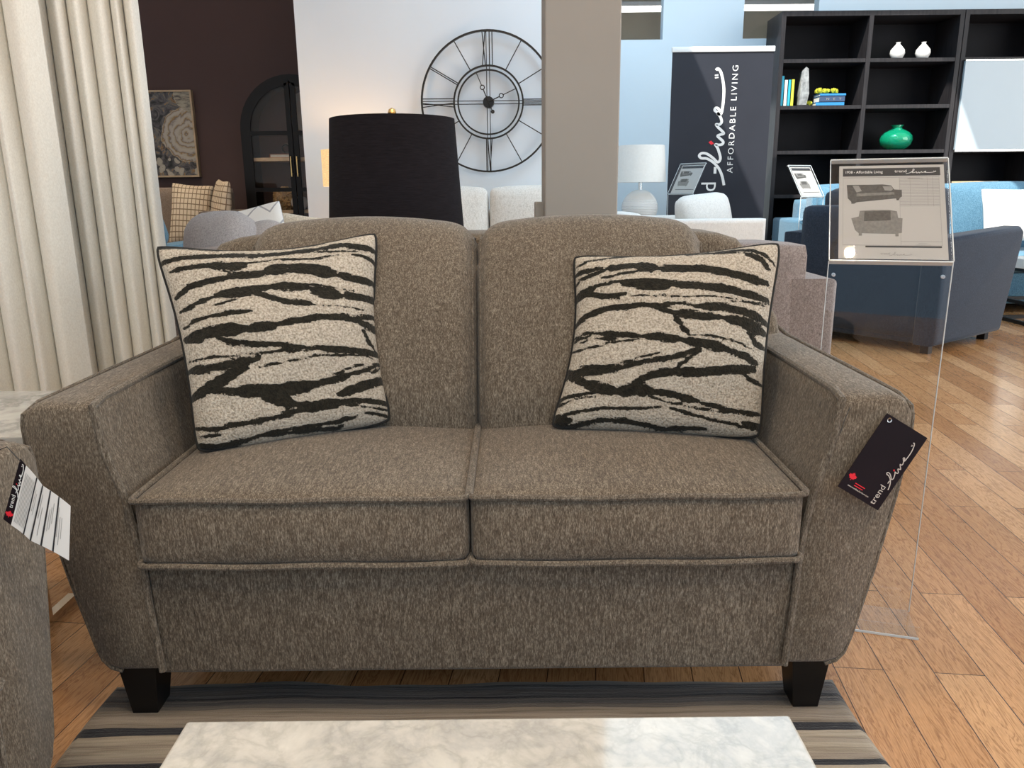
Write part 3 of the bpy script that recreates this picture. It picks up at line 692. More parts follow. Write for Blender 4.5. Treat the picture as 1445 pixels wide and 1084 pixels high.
def zebra(name, label, corners, z, pin, front=.085, back=.035, seed=0):
    TL, TR, BR, BL = [Vector(c) for c in corners]
    base = Vector(((BL.x+BR.x)/2, (BL.y+BR.y)/2, min(BL.z, BR.z)))
    root = thing(name, label, 'cushion', base, 0, 'zebra cushions on the loveseat')
    q = [np.array(p, float) for p in z['q']]
    NN = 190
    nrm = ((TR-TL).cross(BL-TL)).normalized()
    if nrm.y > 0: nrm = -nrm
    s, t = np.meshgrid(np.linspace(0, 1, NN), np.linspace(0, 1, NN))      # t down from the top edge
    pt, pr, pb, pl = pin
    para = lambda a: 4*a*(1-a)
    u = s + pl*para(t)**1.0*(1-s)**2 - pr*para(t)*s**2
    v = t + pt*para(s)*(1-t)**2 - pb*para(s)*t**2
    cc = .024*np.abs(2*s-1)**7*np.abs(2*t-1)**7
    u = u+(.5-u)*2*cc; v = v+(.5-v)*2*cc
    # ink: distance of the cloth point to the woven strokes
    qx = (1-v)*((1-u)*q[0][0]+u*q[1][0])+v*((1-u)*q[3][0]+u*q[2][0]); qy = (1-v)*((1-u)*q[0][1]+u*q[1][1])+v*((1-u)*q[3][1]+u*q[2][1])
    best = np.full(qx.shape, -99.)
    for w, pts in z['st']:
        L_ = len(pts)-1
        P_ = np.array(pts, float); cum = np.concatenate([[0], np.cumsum(np.hypot(*np.diff(P_, axis=0).T))]); TT = cum[-1]
        for i in range(L_):
            (ax, ay), (bx, by) = pts[i], pts[i+1]; dx, dy = bx-ax, by-ay
            k = np.clip(((qx-ax)*dx+(qy-ay)*dy)/(dx*dx+dy*dy), 0, 1)
            d = np.hypot(qx-ax-k*dx, qy-ay-k*dy)
            pos = cum[i]+k*(cum[i+1]-cum[i]); tp = np.minimum(1, .55+.45*np.minimum(pos, TT-pos)/min(TT*.2, 40))
            best = np.maximum(best, w*tp*.54-d)
    wob = np.array([[mnoise.noise(Vector((qx[j, i]/70, qy[j, i]/13, seed)))*7.5+mnoise.noise(Vector((qx[j, i]/16, qy[j, i]/6, seed+3)))*3.5 for i in range(NN)] for j in range(NN)])
    ink = np.clip(.5+(best+wob)/15, 0, 1)
    edge = np.minimum.reduce([s, 1-s, t, 1-t])
    prof = (np.clip(1-(2*s-1)**2, 0, 1)*np.clip(1-(2*t-1)**2, 0, 1))**.5
    def face(dep, sign):
        P = []
        for j in range(NN):
            for i in range(NN):
                U, V = u[j, i], v[j, i]
                p = TL*(1-U)*(1-V)+TR*U*(1-V)+BR*U*V+BL*(1-U)*V
                wr = mnoise.noise(Vector((U*3.2+seed, V*3.2, sign)))*.008+mnoise.noise(Vector((U*9+seed, V*9, sign)))*.0025
                c = max(0, 1-6*min(edge[j, i], .17))
                P.append(p + nrm*sign*(dep*prof[j, i]**.85 + (1-c)*wr) - base)
        return P
    step = 1
    F = face(front, 1); B = face(back, -1)
    me = bpy.data.meshes.new('cover')
    faces = []
    off = NN*NN
    for j in range(NN-1):
        for i in range(NN-1):
            a = j*NN+i; faces.append((a, a+NN, a+NN+1, a+1)); faces.append((off+a, off+a+1, off+a+NN+1, off+a+NN))
    me.from_pydata([tuple(p) for p in F]+[tuple(p) for p in B], [], faces)
    at = me.attributes.new('ink', 'FLOAT', 'POINT')
    vals = np.concatenate([ink.ravel(), ink[:, ::-1].ravel()]).astype(np.float32); at.data.foreach_set('value', vals)
    for p in me.polygons: p.use_smooth = True
    me.materials.append(M['zebra'])
    o = bpy.data.objects.new('cover', me); COL.objects.link(o); o.parent = root
    w = MB(); loop = [F[i] for i in range(0, NN, 3)] + [F[j*NN+NN-1] for j in range(2, NN, 3)] + [F[(NN-1)*NN+i] for i in range(NN-3, 0, -3)] + [F[j*NN] for j in range(NN-2, 1, -3)]
    w.tube(loop, .0042, 8, True); w.build('piping', 'blackpipe', root, label='black piping')
    return root
zebra('throw_pillow', 'zebra-striped boucle cushion leaning in the left corner of the loveseat', [(-.735, 1.60, .885), (-.288, 1.72, .902), (-.260, 1.60, .497), (-.630, 1.450, .480)], ZL, (.075, .055, .0, .045), seed=0)
zebra('throw_pillow', 'zebra-striped boucle cushion leaning against the right arm of the loveseat', [(.133, 1.70, .846), (.566, 1.62, .878), (.512, 1.505, .480), (.076, 1.565, .490)], ZR, (.05, .03, .01, .07), seed=5)

# ------------------------------------------------------------------ hang tags
def small_lines(parent, n, x0, z0, dz, w, h, mat, y, xf, name='small_print'):
    b = MB()
    for k in range(n):
        ww = w*(1-.25*((k*37) % 5)/5); b.box2((x0, y-.0003, z0-k*dz-h), (x0+ww, y, z0-k*dz))
    return b.build(name, mat, parent, False, xf=xf)
t = thing('hang_tag', 'black card tag hanging on the right arm of the loveseat', 'tag', (.63, 1.238, .527), 0)
XF = Matrix.Rotation(R(31.5), 4, 'Y') @ Matrix.Rotation(R(-5), 4, 'X')
W, H = .086, .148
b = MB(); b.box((0, 0, 0), (W, .0012, H)); b.build('card', 'cardblack', t, False, xf=XF)
k = .128/960
WX = XF @ Matrix.Translation((W/2-.012, -.001, -H/2+.012)) @ Matrix.Rotation(R(-90), 4, 'Y') @ Matrix.Scale(k, 4)
wordmark(t, WX, 'textgrey', 12, y=0)
b = MB(); b.prism([(x*.0092-W/2+.012, y_*.0092-H/2+.026) for x, y_ in LEAF], -.0009, -.0012); b.build('maple_leaf', 'red', t, False, label='red maple leaf', xf=XF)
small_lines(t, 2, -W/2+.023, -H/2+.021, .0042, .020, .0014, 'red', -.0009, XF)
b = text_bm('www.trendline-furniture.com', .0042, 'LEFT', 1, .044); b.build('web_address', 'textgrey', t, False, xf=XF @ Matrix.Translation((-W/2+.013, -.0009, -H/2+.010)))
b = MB(); b.lathe([(.0026, 0), (.0042, -.0008), (.0042, .0008), (.0026, .0004)], 16, (-W/2+.010, -.0012, H/2-.008), 'y'); b.build('eyelet', 'screw', t, xf=XF)
b = MB(); b.tube([(-.076, .001, .052), (-.070, .004, .075), (-.060, .010, .095)], .0006, 5); b.build('string', 'ink', t)

t = thing('hang_tag', 'folded white care tag with black header on the left armchair', 'tag', (-.64, .95, .60), 0)
o3 = Vector((-.64, .95, .60))
def bend(pts):
    """curved sheet: pts is a list of (top, bottom) points from left to right"""
    b = MB(); n = Vector((.3, -.9, .2))*.0006
    rs = []
    for a, c in pts:
        a, c = Vector(a)-o3, Vector(c)-o3; rs.append([a-n, c-n, c+n, a+n])
    return b.rings(rs)
def sheet(u, v, lift=0):
    """a point of the bent card; u across (0 header edge to 1 free edge), v down"""
    K = [((-.628, .930, .657), (-.664, .930, .574)), ((-.6215, .929, .648), (-.6545, .929, .566)), ((-.617, .948, .6130), (-.646, .948, .535)), ((-.6075, .985, .5685), (-.622, .985, .4865))]
    us = [0, .16, .50, 1]
    i = max(j for j in range(3) if us[j] <= u+1e-9); f = (u-us[i])/(us[i+1]-us[i])
    a = Vector(K[i][0]).lerp(Vector(K[i+1][0]), f); c = Vector(K[i][1]).lerp(Vector(K[i+1][1]), f)
    bl = math.sin(PI*f)*.0035*(1 if i else 0)
    return a.lerp(c, v)+Vector((.35, -.9, .2))*(lift-bl)
def patch(name, mat, u0, u1, v0, v1, lift, label=None, nu=10, nv=2, dens=None):
    b = MB(); g = [[b.bm.verts.new(sheet(u0+(u1-u0)*i/nu, v0+(v1-v0)*j/nv, lift)-o3) for i in range(nu+1)] for j in range(nv+1)]
    for j in range(nv):
        for i in range(nu): b.bm.faces.new((g[j][i], g[j+1][i], g[j+1][i+1], g[j][i+1]))
    return b
patch('c', 0, 0, .16, 0, 1, 0).build('header', 'cardblack', t, False, label='black header strip')
pg = patch('c', 0, .16, 1, 0, 1, 0, nu=20).build('page', 'paper', t, True)
b = MB()
for u in (.36, .49, .62, .77):
    c = patch('', 0, u, u+.022, .0, 1, .0006, nu=2); b.merge(c.bm)
b.build('rules', 'ink', t, False)
b = MB()
for u, nv_ in [(.19+.021*i, 0) for i in range(8)]+[(.405, 1), (.43, 1), (.53, 1), (.56, 1), (.665, 1), (.69, 1), (.715, 1), (.80, 1), (.83, 1), (.86, 1)]:
    v0 = .10 if nv_ == 0 else .12+.25*random.random(); v1 = .92 if nv_ == 0 else v0+.35+.2*random.random()
    c = patch('', 0, u, u+.006, v0, min(.95, v1), .0006, nu=1); b.merge(c.bm)
b.build('small_print', 'inkline', t, False)
# wordmark and leaf on the header
A = sheet(.115, .74, .0008)-o3; Bp = sheet(.115, .02, .0008)-o3; Cp = sheet(.03, .74, .0008)-o3
ex = (Bp-A).normalized(); ez = (Cp-A); ez = (ez-ex*ez.dot(ex)).normalized(); ey = ez.cross(ex)
k = (Bp-A).length/930
MX = Matrix(((ex.x, ey.x, ez.x, A.x), (ex.y, ey.y, ez.y, A.y), (ex.z, ey.z, ez.z, A.z), (0, 0, 0, 1))) @ Matrix.Diagonal((k, k, k*1.0, 1)) @ Matrix.Translation((48, 0, 0))
wordmark(t, MX, 'textwhite', 14, y=0)
A2 = sheet(.085, .87, .0008)-o3
b = MB(); b.prism([(x*.0062, y_*.0062) for x, y_ in LEAF], 0, -.0003)
b.build('maple_leaf', 'red', t, False, label='red maple leaf', xf=Matrix.Translation(A2) @ Matrix.Rotation(R(25), 4, 'Y'))
b = MB(); b.tube([sheet(.03, .03)-o3, (-.012, -.006, .068), (-.055, -.004, .052)], .0006, 5); b.build('string', 'ink', t)

# ------------------------------------------------------------------ coffee table, rug, side table
t = thing('coffee_table', 'low coffee table with white grey-veined marble top in front of loveseat', 'table', (-.03, .40, 0))
b = MB(); b.box2((-.331, -.33, .398), (.331, .331, .42), .003, 2); b.build('tabletop', 'marble', t, False)
for x in (-.30, .30):
    for y in (-.30, .30):
        b = MB(); b.box2((x-.0125, y-.0125, .012), (x+.0125, y+.0125, .398)); b.build('leg', 'blackmetal', t, False)
b = MB()
for y in (-.30, .30): b.box2((-.30, y-.0125, .373), (.30, y+.0125, .398))
for x in (-.30, .30): b.box2((x-.0125, -.30, .373), (x+.0125, .30, .398))
b.build('apron', 'blackmetal', t, False)
rg = MB(); nx, ny = 120, 100
X0, X1, Y0, Y1 = -.735, .735, -2.0, 0.0
def rz_(i, j): return 0
grid = []
for j in range(ny+1):
    row = []
    for i in range(nx+1):
        x = X0+(X1-X0)*i/nx; y = Y0+(Y1-Y0)*j/ny
        wv = .012*math.exp(-((x+.40)/.10)**2)+.004*math.sin(x*9)+.002*math.sin(x*31)
        yy = y+(wv if True else 0)*max(0, 1+y/.35) if y > -.35 else y
        z = .011+.0012*math.sin(x*17+y*5)+.001*math.sin(y*90)
        z += .006*math.exp(-((x+.40)/.12)**2)*max(0, 1+y/.4) if y > -.4 else 0
        if i in (0, nx) or j in (0, ny): z = .001
        row.append(rg.bm.verts.new((x+.004*math.sin(y*14), yy, z)))
    grid.append(row)
for j in range(ny):
    for i in range(nx): rg.bm.faces.new((grid[j][i], grid[j][i+1], grid[j+1][i+1], grid[j+1][i]))
ru = rg.build('rug', 'rug', None, True, sharp=80)
ru.location = (-.083, 1.385, 0); tag(ru, 'grey, cream and black striped wool rug under the loveseat and coffee table', 'rug')

t = thing('side_table', 'square side table with pale marble top between armchair and loveseat', 'table', (-1.13, 1.50, 0))
b = MB(); b.box2((-.26, -.17, .535), (.245, .17, .56), .003, 2); b.build('tabletop', 'marble_side', t, False)
b = MB()
for x in (-.24, .03):
    b.box2((x-.011, -.15, 0), (x+.011, .235, .022)); b.box2((x-.011, .11, .022), (x+.011, .132, .535))
b.box2((-.24, .11, .513), (.03, .132, .535)); b.box2((-.24, .11, 0), (.03, .132, .022))
b.build('frame', 'chrome', t, False)

# ------------------------------------------------------------------ curtains
def curtain(x0, y0, x1, y1, n, label, seed, flip=1):
    rnd = random.Random(seed); pts = []
    base = Vector((x1-x0, y1-y0)); Ln = base.length; d = base/Ln; nn = Vector((d.y, -d.x))
    ws = [rnd.uniform(.65, 1.35) for _ in range(n)]; tot = sum(ws); s = 0
    for w in ws:
        ww = w/tot*Ln; amp = .050*rnd.uniform(.75, 1.15)
        for k in range(14):
            f = k/14
            pr = abs(math.sin(PI*f))**.62
            pts.append(Vector((x0, y0))+d*(s+ww*(f+.06*math.sin(2*PI*f)))+nn*amp*(pr-.5))
        s += ww
    pts.append(Vector((x1, y1))-nn*.02)
    b = MB(); rs = []
    zs = [.015, .5, 1.0, 1.6, 2.4, 3.2, 4.05]
    th = .004
    o, i_ = [], []
    for k, p in enumerate(pts):
        a = pts[max(0, k-1)]; c = pts[min(len(pts)-1, k+1)]; tt = (c-a).normalized(); q = Vector((tt.y, -tt.x))
        o.append(p+q*th/2); i_.append(p-q*th/2)
    def put(line, z, k, sg):
        p = line[k]; w = .006*math.sin(z*2.1+k*.21+seed)+.004*math.sin(z*5+k*.5)
        return (p.x+d.x*w*.8, p.y+nn.y*w, z)
    for z in zs: rs.append([put(o, z, k, 1) for k in range(len(pts))]+[put(i_, z, k, -1) for k in range(len(pts)-1, -1, -1)])
    b.rings(rs)
    ob = b.build('curtain', 'curtain', None, True, sharp=75)
    return tag(ob, label, 'curtain', 'ivory curtains')
curtain(-1.30, 2.17, -1.012, 2.285, 7, 'ivory pleated curtain panel nearest the loveseat, falling behind its left arm', 3)
curtain(-2.05, 1.88, -1.175, 2.085, 14, 'ivory pleated curtain panel farthest left, falling behind the side table', 8)
t = thing('curtain_rail', 'white ceiling curtain track carrying the ivory curtain panels', 'curtain rail', (-1.55, 2.14, HC-.05))
b = MB(); b.box((0, 0, 0), (1.25, .03, .03), .004, 2, Matrix.Rotation(R(16), 4, 'Z')); b.build('track', 'white', t)
for x in (-.5, .5):
    b = MB(); b.box((x*.96, x*.275, .033), (.03, .03, .034)); b.build('bracket', 'white', t)

# ------------------------------------------------------------------ lamps
def drum(prof_top, prof_bot, z0, z1, th=.003, seg=56):
    b = MB(); b.lathe([(prof_bot, z0), (prof_top, z1), (prof_top-th, z1), (prof_bot-th, z0), (prof_bot, z0)], seg); return b
t = thing('lamp', 'black drum-shade lamp standing behind the loveseat', 'lamp', (-.328, 2.275, 0))
drum(.174, .193, .885, 1.182).build('lamp_shade', 'blackshade', t, sharp=60)
b = MB(); b.lathe([(.001, 0), (.13, 0), (.13, .02), (.02, .035), (.012, .06), (.011, .80), (.018, .82), (.018, .87), (.004, .88), (.004, 1.188), (.001, 1.188)], 28); b.build('stem', 'darkbronze', t)
b = MB()
for a in range(3):
    c = 2*PI*a/3; b.tube([(0, 0, 1.17), (.172*math.cos(c), .172*math.sin(c), 1.172)], .002, 6)
b.build('spider', 'brass', t)
b = MB(); b.lathe([(.001, 1.184), (.016, 1.185), (.017, 1.190), (.008, 1.194), (.012, 1.200), (.009, 1.209), (.001, 1.213)], 20); b.build('finial', 'brass', t)

t = thing('lamp', 'lamp with glowing cream shade half hidden behind black drum-shade lamp', 'lamp', (-1.12, 5.55, 0))
drum(.180, .180, 1.033, 1.275).build('lamp_shade', 'warmshade', t, sharp=60)
b = MB(); b.lathe([(.001, 0), (.14, 0), (.14, .02), (.025, .03), (.014, .05), (.014, 1.08), (.03, 1.085), (.03, 1.12), (.001, 1.13)], 24); b.build('stem', 'brass', t)
li = bpy.data.lights.new('lamp_bulb', 'POINT'); li.energy = 7; li.color = (1, .58, .24); li.shadow_soft_size = .05
o = bpy.data.objects.new('lamp_bulb', li); COL.objects.link(o); o.parent = t; o.location = (0, 0, 1.17)

t = thing('lamp', 'white lamp with round ribbed base right of the pillar', 'lamp', (1.058, 6.45, .60))
drum(.186, .206, .448, .732).build('lamp_shade', 'lampwhite', t, sharp=60)
pr = [(.001, .08), (.05, .08)]
nr = 56
for i in range(nr+1):
    a = -PI/2+.38+(PI-.76)*i/nr; rr = .145*math.cos(a)*(1+.018*(i % 2)*(1 if i < nr*.72 else 0)); pr.append((rr, .245+.148*math.sin(a)))
pr += [(.03, .39), (.001, .391)]
b = MB(); b.lathe(pr, 40); b.build('base', 'ceramic', t, sharp=25)
b = MB(); b.lathe([(.001, .385), (.016, .386), (.016, .45), (.006, .455), (.006, .72), (.001, .721)], 16); b.build('neck', 'chrome', t)
b = MB(); b.lathe([(.001, 0), (.075, 0), (.075, .03), (.05, .075), (.05, .082), (.001, .082)], 28); b.build('foot', 'ceramic', t)
b = MB(); b.tube([(-.186, 0, .715), (.186, 0, .715)], .002, 6); b.build('spider', 'chrome', t)
t = thing('end_table', 'small pale end table under the white ribbed lamp', 'table', (1.058, 6.45, 0))
b = MB(); b.box2((-.19, -.19, .57), (.19, .19, .60), .006, 2); b.build('tabletop', 'whitefab', t)
for x in (-.16, .16):
    for y in (-.16, .16):
        b = MB(); b.box2((x-.02, y-.02, 0), (x+.02, y+.02, .57)); b.build('leg', 'shelfwood', t, False)

# ------------------------------------------------------------------ clock
t = thing('wall_clock', 'large round open-frame roman numeral clock on white wall', 'clock', (-.150, 5.955, 1.620))
def ring(r, w, dpt):
    n = 72; b = MB(); b.band([(r*math.cos(2*PI*i/n), r*math.sin(2*PI*i/n)) for i in range(n)], [((r-w)*math.cos(2*PI*i/n), (r-w)*math.sin(2*PI*i/n)) for i in range(n)], -dpt/2, dpt/2, 'y', True); return b
ring(.494, .013, .024).build('outer_ring', 'darkbronze', t, sharp=60)
ring(.258, .012, .018).build('inner_ring', 'darkbronze', t, sharp=60)
ring(.228, .011, .018).build('inner_ring', 'darkbronze', t, sharp=60)
NUM = {12: 'XII', 1: 'I', 2: 'II', 3: 'III', 4: 'IIII', 5: 'V', 6: 'VI', 7: 'VII', 8: 'VIII', 9: 'IX', 10: 'X', 11: 'XI'}
SIMPLE = {1: 1, 2: 1, 4: 1, 5: 1, 7: 1, 8: 1, 10: 2, 11: 1}
for h in range(1, 13):
    b = MB(); a = R(90-30*h); ca, sa = math.cos(a), math.sin(a)
    def seg(o0, o1):
        P = lambda rr, of: (rr*ca-of*sa, 0, rr*sa+of*ca)
        b.tube([P(.250, o0), P(.486, o1)], .0035, 6)
    if h in (12, 9):      # crossed bars and uprights
        sg = 1
        if h == 12:
            seg(.040, .018); seg(.018, .040); seg(-.012, -.012); seg(-.032, -.032)
        else:
            seg(.030, .002); seg(.002, .030); seg(-.028, -.028)
    elif h == 6: seg(-.020, -.020); seg(.022, .004); seg(-.010, .006)
    elif h == 3: [seg(x, x) for x in (-.020, 0, .020)]
    elif h in (10, 2): seg(-.007, -.007) if False else None; [seg(x, x) for x in ((0,) if h == 2 else (-.006, .006))]
    else: seg(0, 0)
    b.build('numeral', 'darkbronze', t)
b = MB()
for d in (-.011, .011):
    b.tube([(d, 0, -.486), (d, 0, .486)], .0028, 6); b.tube([(-.486, 0, d), (.486, 0, d)], .0028, 6)
b.build('cross_bars', 'darkbronze', t)
b = MB(); b.lathe([(.001, -.03), (.040, -.028), (.042, .006), (.001, .008)], 30, axis='y'); b.build('hub', 'blackmetal', t)
def hand(ang, ln, tail, pos, name):
    b = MB(); c, s_ = math.cos(ang), math.sin(ang)
    b.tube([(-tail*c, -.036, -tail*s_), ((pos-.016)*c, -.036, (pos-.016)*s_)], .0038, 6)
    b.tube([((pos+.016)*c, -.036, (pos+.016)*s_), (ln*c, -.036, ln*s_)], .003, 6)
    n = 18; b.tube([(pos*c+.015*math.cos(2*PI*i/n), -.036, pos*s_+.015*math.sin(2*PI*i/n)) for i in range(n)], .0035, 6, True)
    return b
hand(R(113), .21, 0, .108, '').build('hour_hand', 'darkbronze', t)
mh = hand(R(24), .225, 0, .103, ''); mh.tube([(0, -.036, 0), (.025, -.036, -.058)], .0035, 6); mh.lathe([(.001, -.040), (.014, -.040), (.014, -.034), (.001, -.034)], 18, (.030, 0, -.068), 'y')
mh.build('minute_hand', 'darkbronze', t)
b = MB(); b.box((0, .020, 0), (.03, .05, .03)); b.build('wall_mount', 'blackmetal', t, False)

# ------------------------------------------------------------------ painting, arched cabinet
t = thing('painting', 'floral painting of a large cream rose on dark aubergine wall', 'painting', (-3.11, 7.27, 1.518))
b = MB(); b.box2((-.275, -.012, -.36), (.275, .02, .36)); b.build('canvas', 'painting', t, False)
fr = MB(); fr.band([(-.288, -.373), (.288, -.373), (.288, .373), (-.288, .373)], [(-.273, -.358), (.273, -.358), (.273, .358), (-.273, .358)], -.022, .028, 'y', True)
fr.build('frame', 'shelfwood', t, False)

CX, CW = -1.855, .452
t = thing('cabinet', 'arched black display cabinet with glass doors against dark wall', 'cabinet', (CX, 6.95, 0))
SP = 1.515
def arch(w, bot=0.0, n=22):
    return [(-w, bot)] + [(-w*math.cos(PI*i/n), SP+w*math.sin(PI*i/n)) for i in range(n+1)] + [(w, bot)]
b = MB(); b.band(arch(CW), arch(CW-.05), -.02, .33); b.box2((-CW+.05, -.02, 0), (CW-.05, .33, .42)); b.build('carcass', 'blackwood', t, sharp=50)
b = MB(); b.prism(arch(CW-.01, .02), .315, .328); b.build('back_panel', M['brownwall'], t, False)
for s in (-1, 1):
    d = MB()
    aw = CW-.052
    n = 14; qo = [(s*.004, .43), (s*aw, .43)] 
    outer = [(s*aw, .43)] + [(s*aw*math.cos(PI/2*i/n), SP+aw*math.sin(PI/2*i/n)) for i in range(n+1)]
    inner = [(s*(aw-.042), .43)] + [(s*max(.03, (aw-.042)*math.cos(PI/2*i/n)), SP+(aw-.042)*math.sin(PI/2*i/n)) for i in range(n+1)]
    d.band(outer, inner, -.045, -.02)
    d.box2((min(s*.004, s*.045), -.045, .43), (max(s*.004, s*.045), -.02, SP+aw-.02))
    for z in (.43, 1.005, 1.475):
        d.box2((min(s*.004, s*(aw-.02)), -.044, z), (max(s*.004, s*(aw-.02)), -.021, z+.035))
    dr = d.build('door', 'blackwood', t, False)
    g = MB(); g.prism([(s*.02, .44)] + [(s*(aw-.02), .44)] + [(s*(aw-.02)*math.cos(PI/2*i/n), SP+(aw-.02)*math.sin(PI/2*i/n)) for i in range(n+1)][:-1] + [(s*.02, SP+aw-.02)], -.034, -.030); g.build('pane', 'pane', dr, False)
    h = MB(); h.box2((s*.026-.005, -.075, 1.13), (s*.026+.005, -.066, 1.30), .002, 1); h.box2((s*.026-.004, -.07, 1.15), (s*.026+.004, -.044, 1.16)); h.box2((s*.026-.004, -.07, 1.27), (s*.026+.004, -.044, 1.28)); h.build('handle', 'brass', dr, False, label='brass bar handle')
for z in (.82, 1.265):
    b = MB(); b.box2((-CW+.05, 0, z), (CW-.05, .314, z+.028)); b.build('shelf', 'shelfwood', t, False, label='pale oak shelf')
b = MB(); b.lathe([(.001, 0), (.05, .004), (.115, .018), (.118, .022), (.06, .012), (.001, .009)], 30, (0, 0, 0), 'z')
pl = b.build('plate', 'plate', None, xf=Matrix.Rotation(R(78), 4, 'X') @ Matrix.Scale(1.45, 4)); pl.location = (CX+.06, 7.18, 1.685); tag(pl, 'round brown plate on display at the top of the arched cabinet', 'plate')
b = MB(); b.box2((-.06, -.03, -.21), (.06, .03, -.165)); b.box2((-.15, -.08, -.392), (.15, .08, -.385)); b.tube([(0, 0, -.385), (0, .01, -.18)], .008); st = b.build('plate_stand', 'blackmetal', None, False); st.location = (CX+.06, 7.17, 1.685); tag(st, 'dark stand under the round plate in the arched cabinet', 'stand')
t = thing('book', 'rust coloured book lying flat on the middle cabinet shelf', 'book', (CX-.13, 7.08, 1.293))
b = MB(); b.box2((-.11, -.08, 0), (.11, .08, .006)); b.box2((-.11, -.08, .028), (.11, .08, .034)); b.box2((-.11, -.08, 0), (-.105, .08, .034)); b.build('cover', 'rust', t, False)
b = MB(); b.box2((-.104, -.076, .006), (.106, .076, .028)); b.build('pages', 'pages', t, False)
b = MB(); n = 24; b.tube([(.035*math.cos(2*PI*i/n), 0, .045+.035*math.sin(2*PI*i/n)) for i in range(n)], .010, 8, True); o = b.build('ring_ornament', 'blackmetal', None); o.location = (CX-.11, 7.08, 1.327); tag(o, 'small dark ring ornament standing on the rust book', 'ornament')
def lumpy(r, sc, amp, seed, sub=4):
    b = bmesh.new(); bmesh.ops.create_icosphere(b, subdivisions=sub, radius=r)
    for v in b.verts:
        k = mnoise.noise(v.co*sc/r+Vector((seed, 0, 0))); v.co *= 1+amp*abs(k)*2-amp*.3
    m_ = MB(); return m_.merge(b)
o = lumpy(.10, 5, .22, 2).build('coral_ball', 'coral', None); o.location = (CX-.155, 7.09, .945); tag(o, 'brown pitted coral ball on the lower cabinet shelf', 'ornament')
b = MB(); b.lathe([(.001, 0), (.045, .003), (.072, .04), (.076, .07), (.06, .105), (.032, .118), (.03, .113), (.001, .10)], 28); o = b.build('vase', 'pearl', None); o.location = (CX-.02, 7.04, .848); tag(o, 'round pearl white vase beside the coral ball in the cabinet', 'vase')
b = MB(); b.lathe([(.001, 0), (.06, .002), (.12, .035), (.145, .062), (.14, .064), (.11, .04), (.001, .012)], 30); o = b.build('bowl', 'plate', None); o.location = (CX+.20, 7.09, .848); tag(o, 'shallow bowl on the right of the lower cabinet shelf', 'bowl')

# ------------------------------------------------------------------ plain sofas
def block_sofa(root, w, d, arm_w, arm_h, back_h, seat_h, n, mat, flare=0, back_t=.20, cush=True, leg_h=.07, cmat=None, bover=0, cush_h=None, arm_slope=0):
    """front at local y=-d/2, back at +d/2"""
    b = MB(); b.box2((-w/2+.01, -d/2+.02, leg_h), (w/2-.01, d/2-.01, seat_h-.14), .02, 3); b.build('base', mat, root)
    for s in (-1, 1):
        a = MB()
        poly = [(-d/2, leg_h+.02), (d/2-.005, leg_h+.02), (d/2-.005, arm_h+arm_slope), (-d/2, arm_h)]
        if flare: poly = [(-d/2+flare, leg_h+.02), (d/2-.005, leg_h+.02), (d/2-.005, arm_h+arm_slope), (-d/2, arm_h)]
        a.prism(poly, min(s*(w/2-arm_w), s*w/2), max(s*(w/2-arm_w), s*w/2), 'x', .03, 4); a.build('arm', mat, root, sharp=60)
        for y in (-d/2+.10+flare, d/2-.08):
            l_ = MB(); l_.box2((s*(w/2-.07)-.025, y-.025, 0), (s*(w/2-.07)+.025, y+.025, leg_h+.005)); l_.build('leg', 'blackwood', root, False)
    iw = w-2*arm_w
    b = MB(); b.soft((w/2-(arm_w-.03 if not bover else arm_w-bover), back_t/2, (back_h-leg_h-.05)/2), .03, (0, .01, .004), 10, (0, d/2-back_t/2, leg_h+.05+(back_h-leg_h-.05)/2))
    b.build('backrest', mat, root, sharp=75)
    for k in range(n):
        cw = iw/n; cx = -iw/2+cw*(k+.5)
        b = MB(); b.soft((cw/2-.003, (d-back_t)/2-.005, .075), .03, (0, .01, .02), 8, (cx, -back_t/2-.005, seat_h-.065)); b.build('seat_cushion', mat, root, sharp=80)
        if cush:
            hh = cush_h or back_h+.05
            b = MB(); b.soft((cw/2-.004, .085, (hh-seat_h)/2), .05, (0, .05, .02), 10, (0, 0, 0), Matrix.Translation((cx, d/2-back_t-.12, (hh+seat_h)/2+.01)) @ Matrix.Rotation(R(-7), 4, 'X')); b.build('back_cushion', cmat or mat, root, sharp=80)
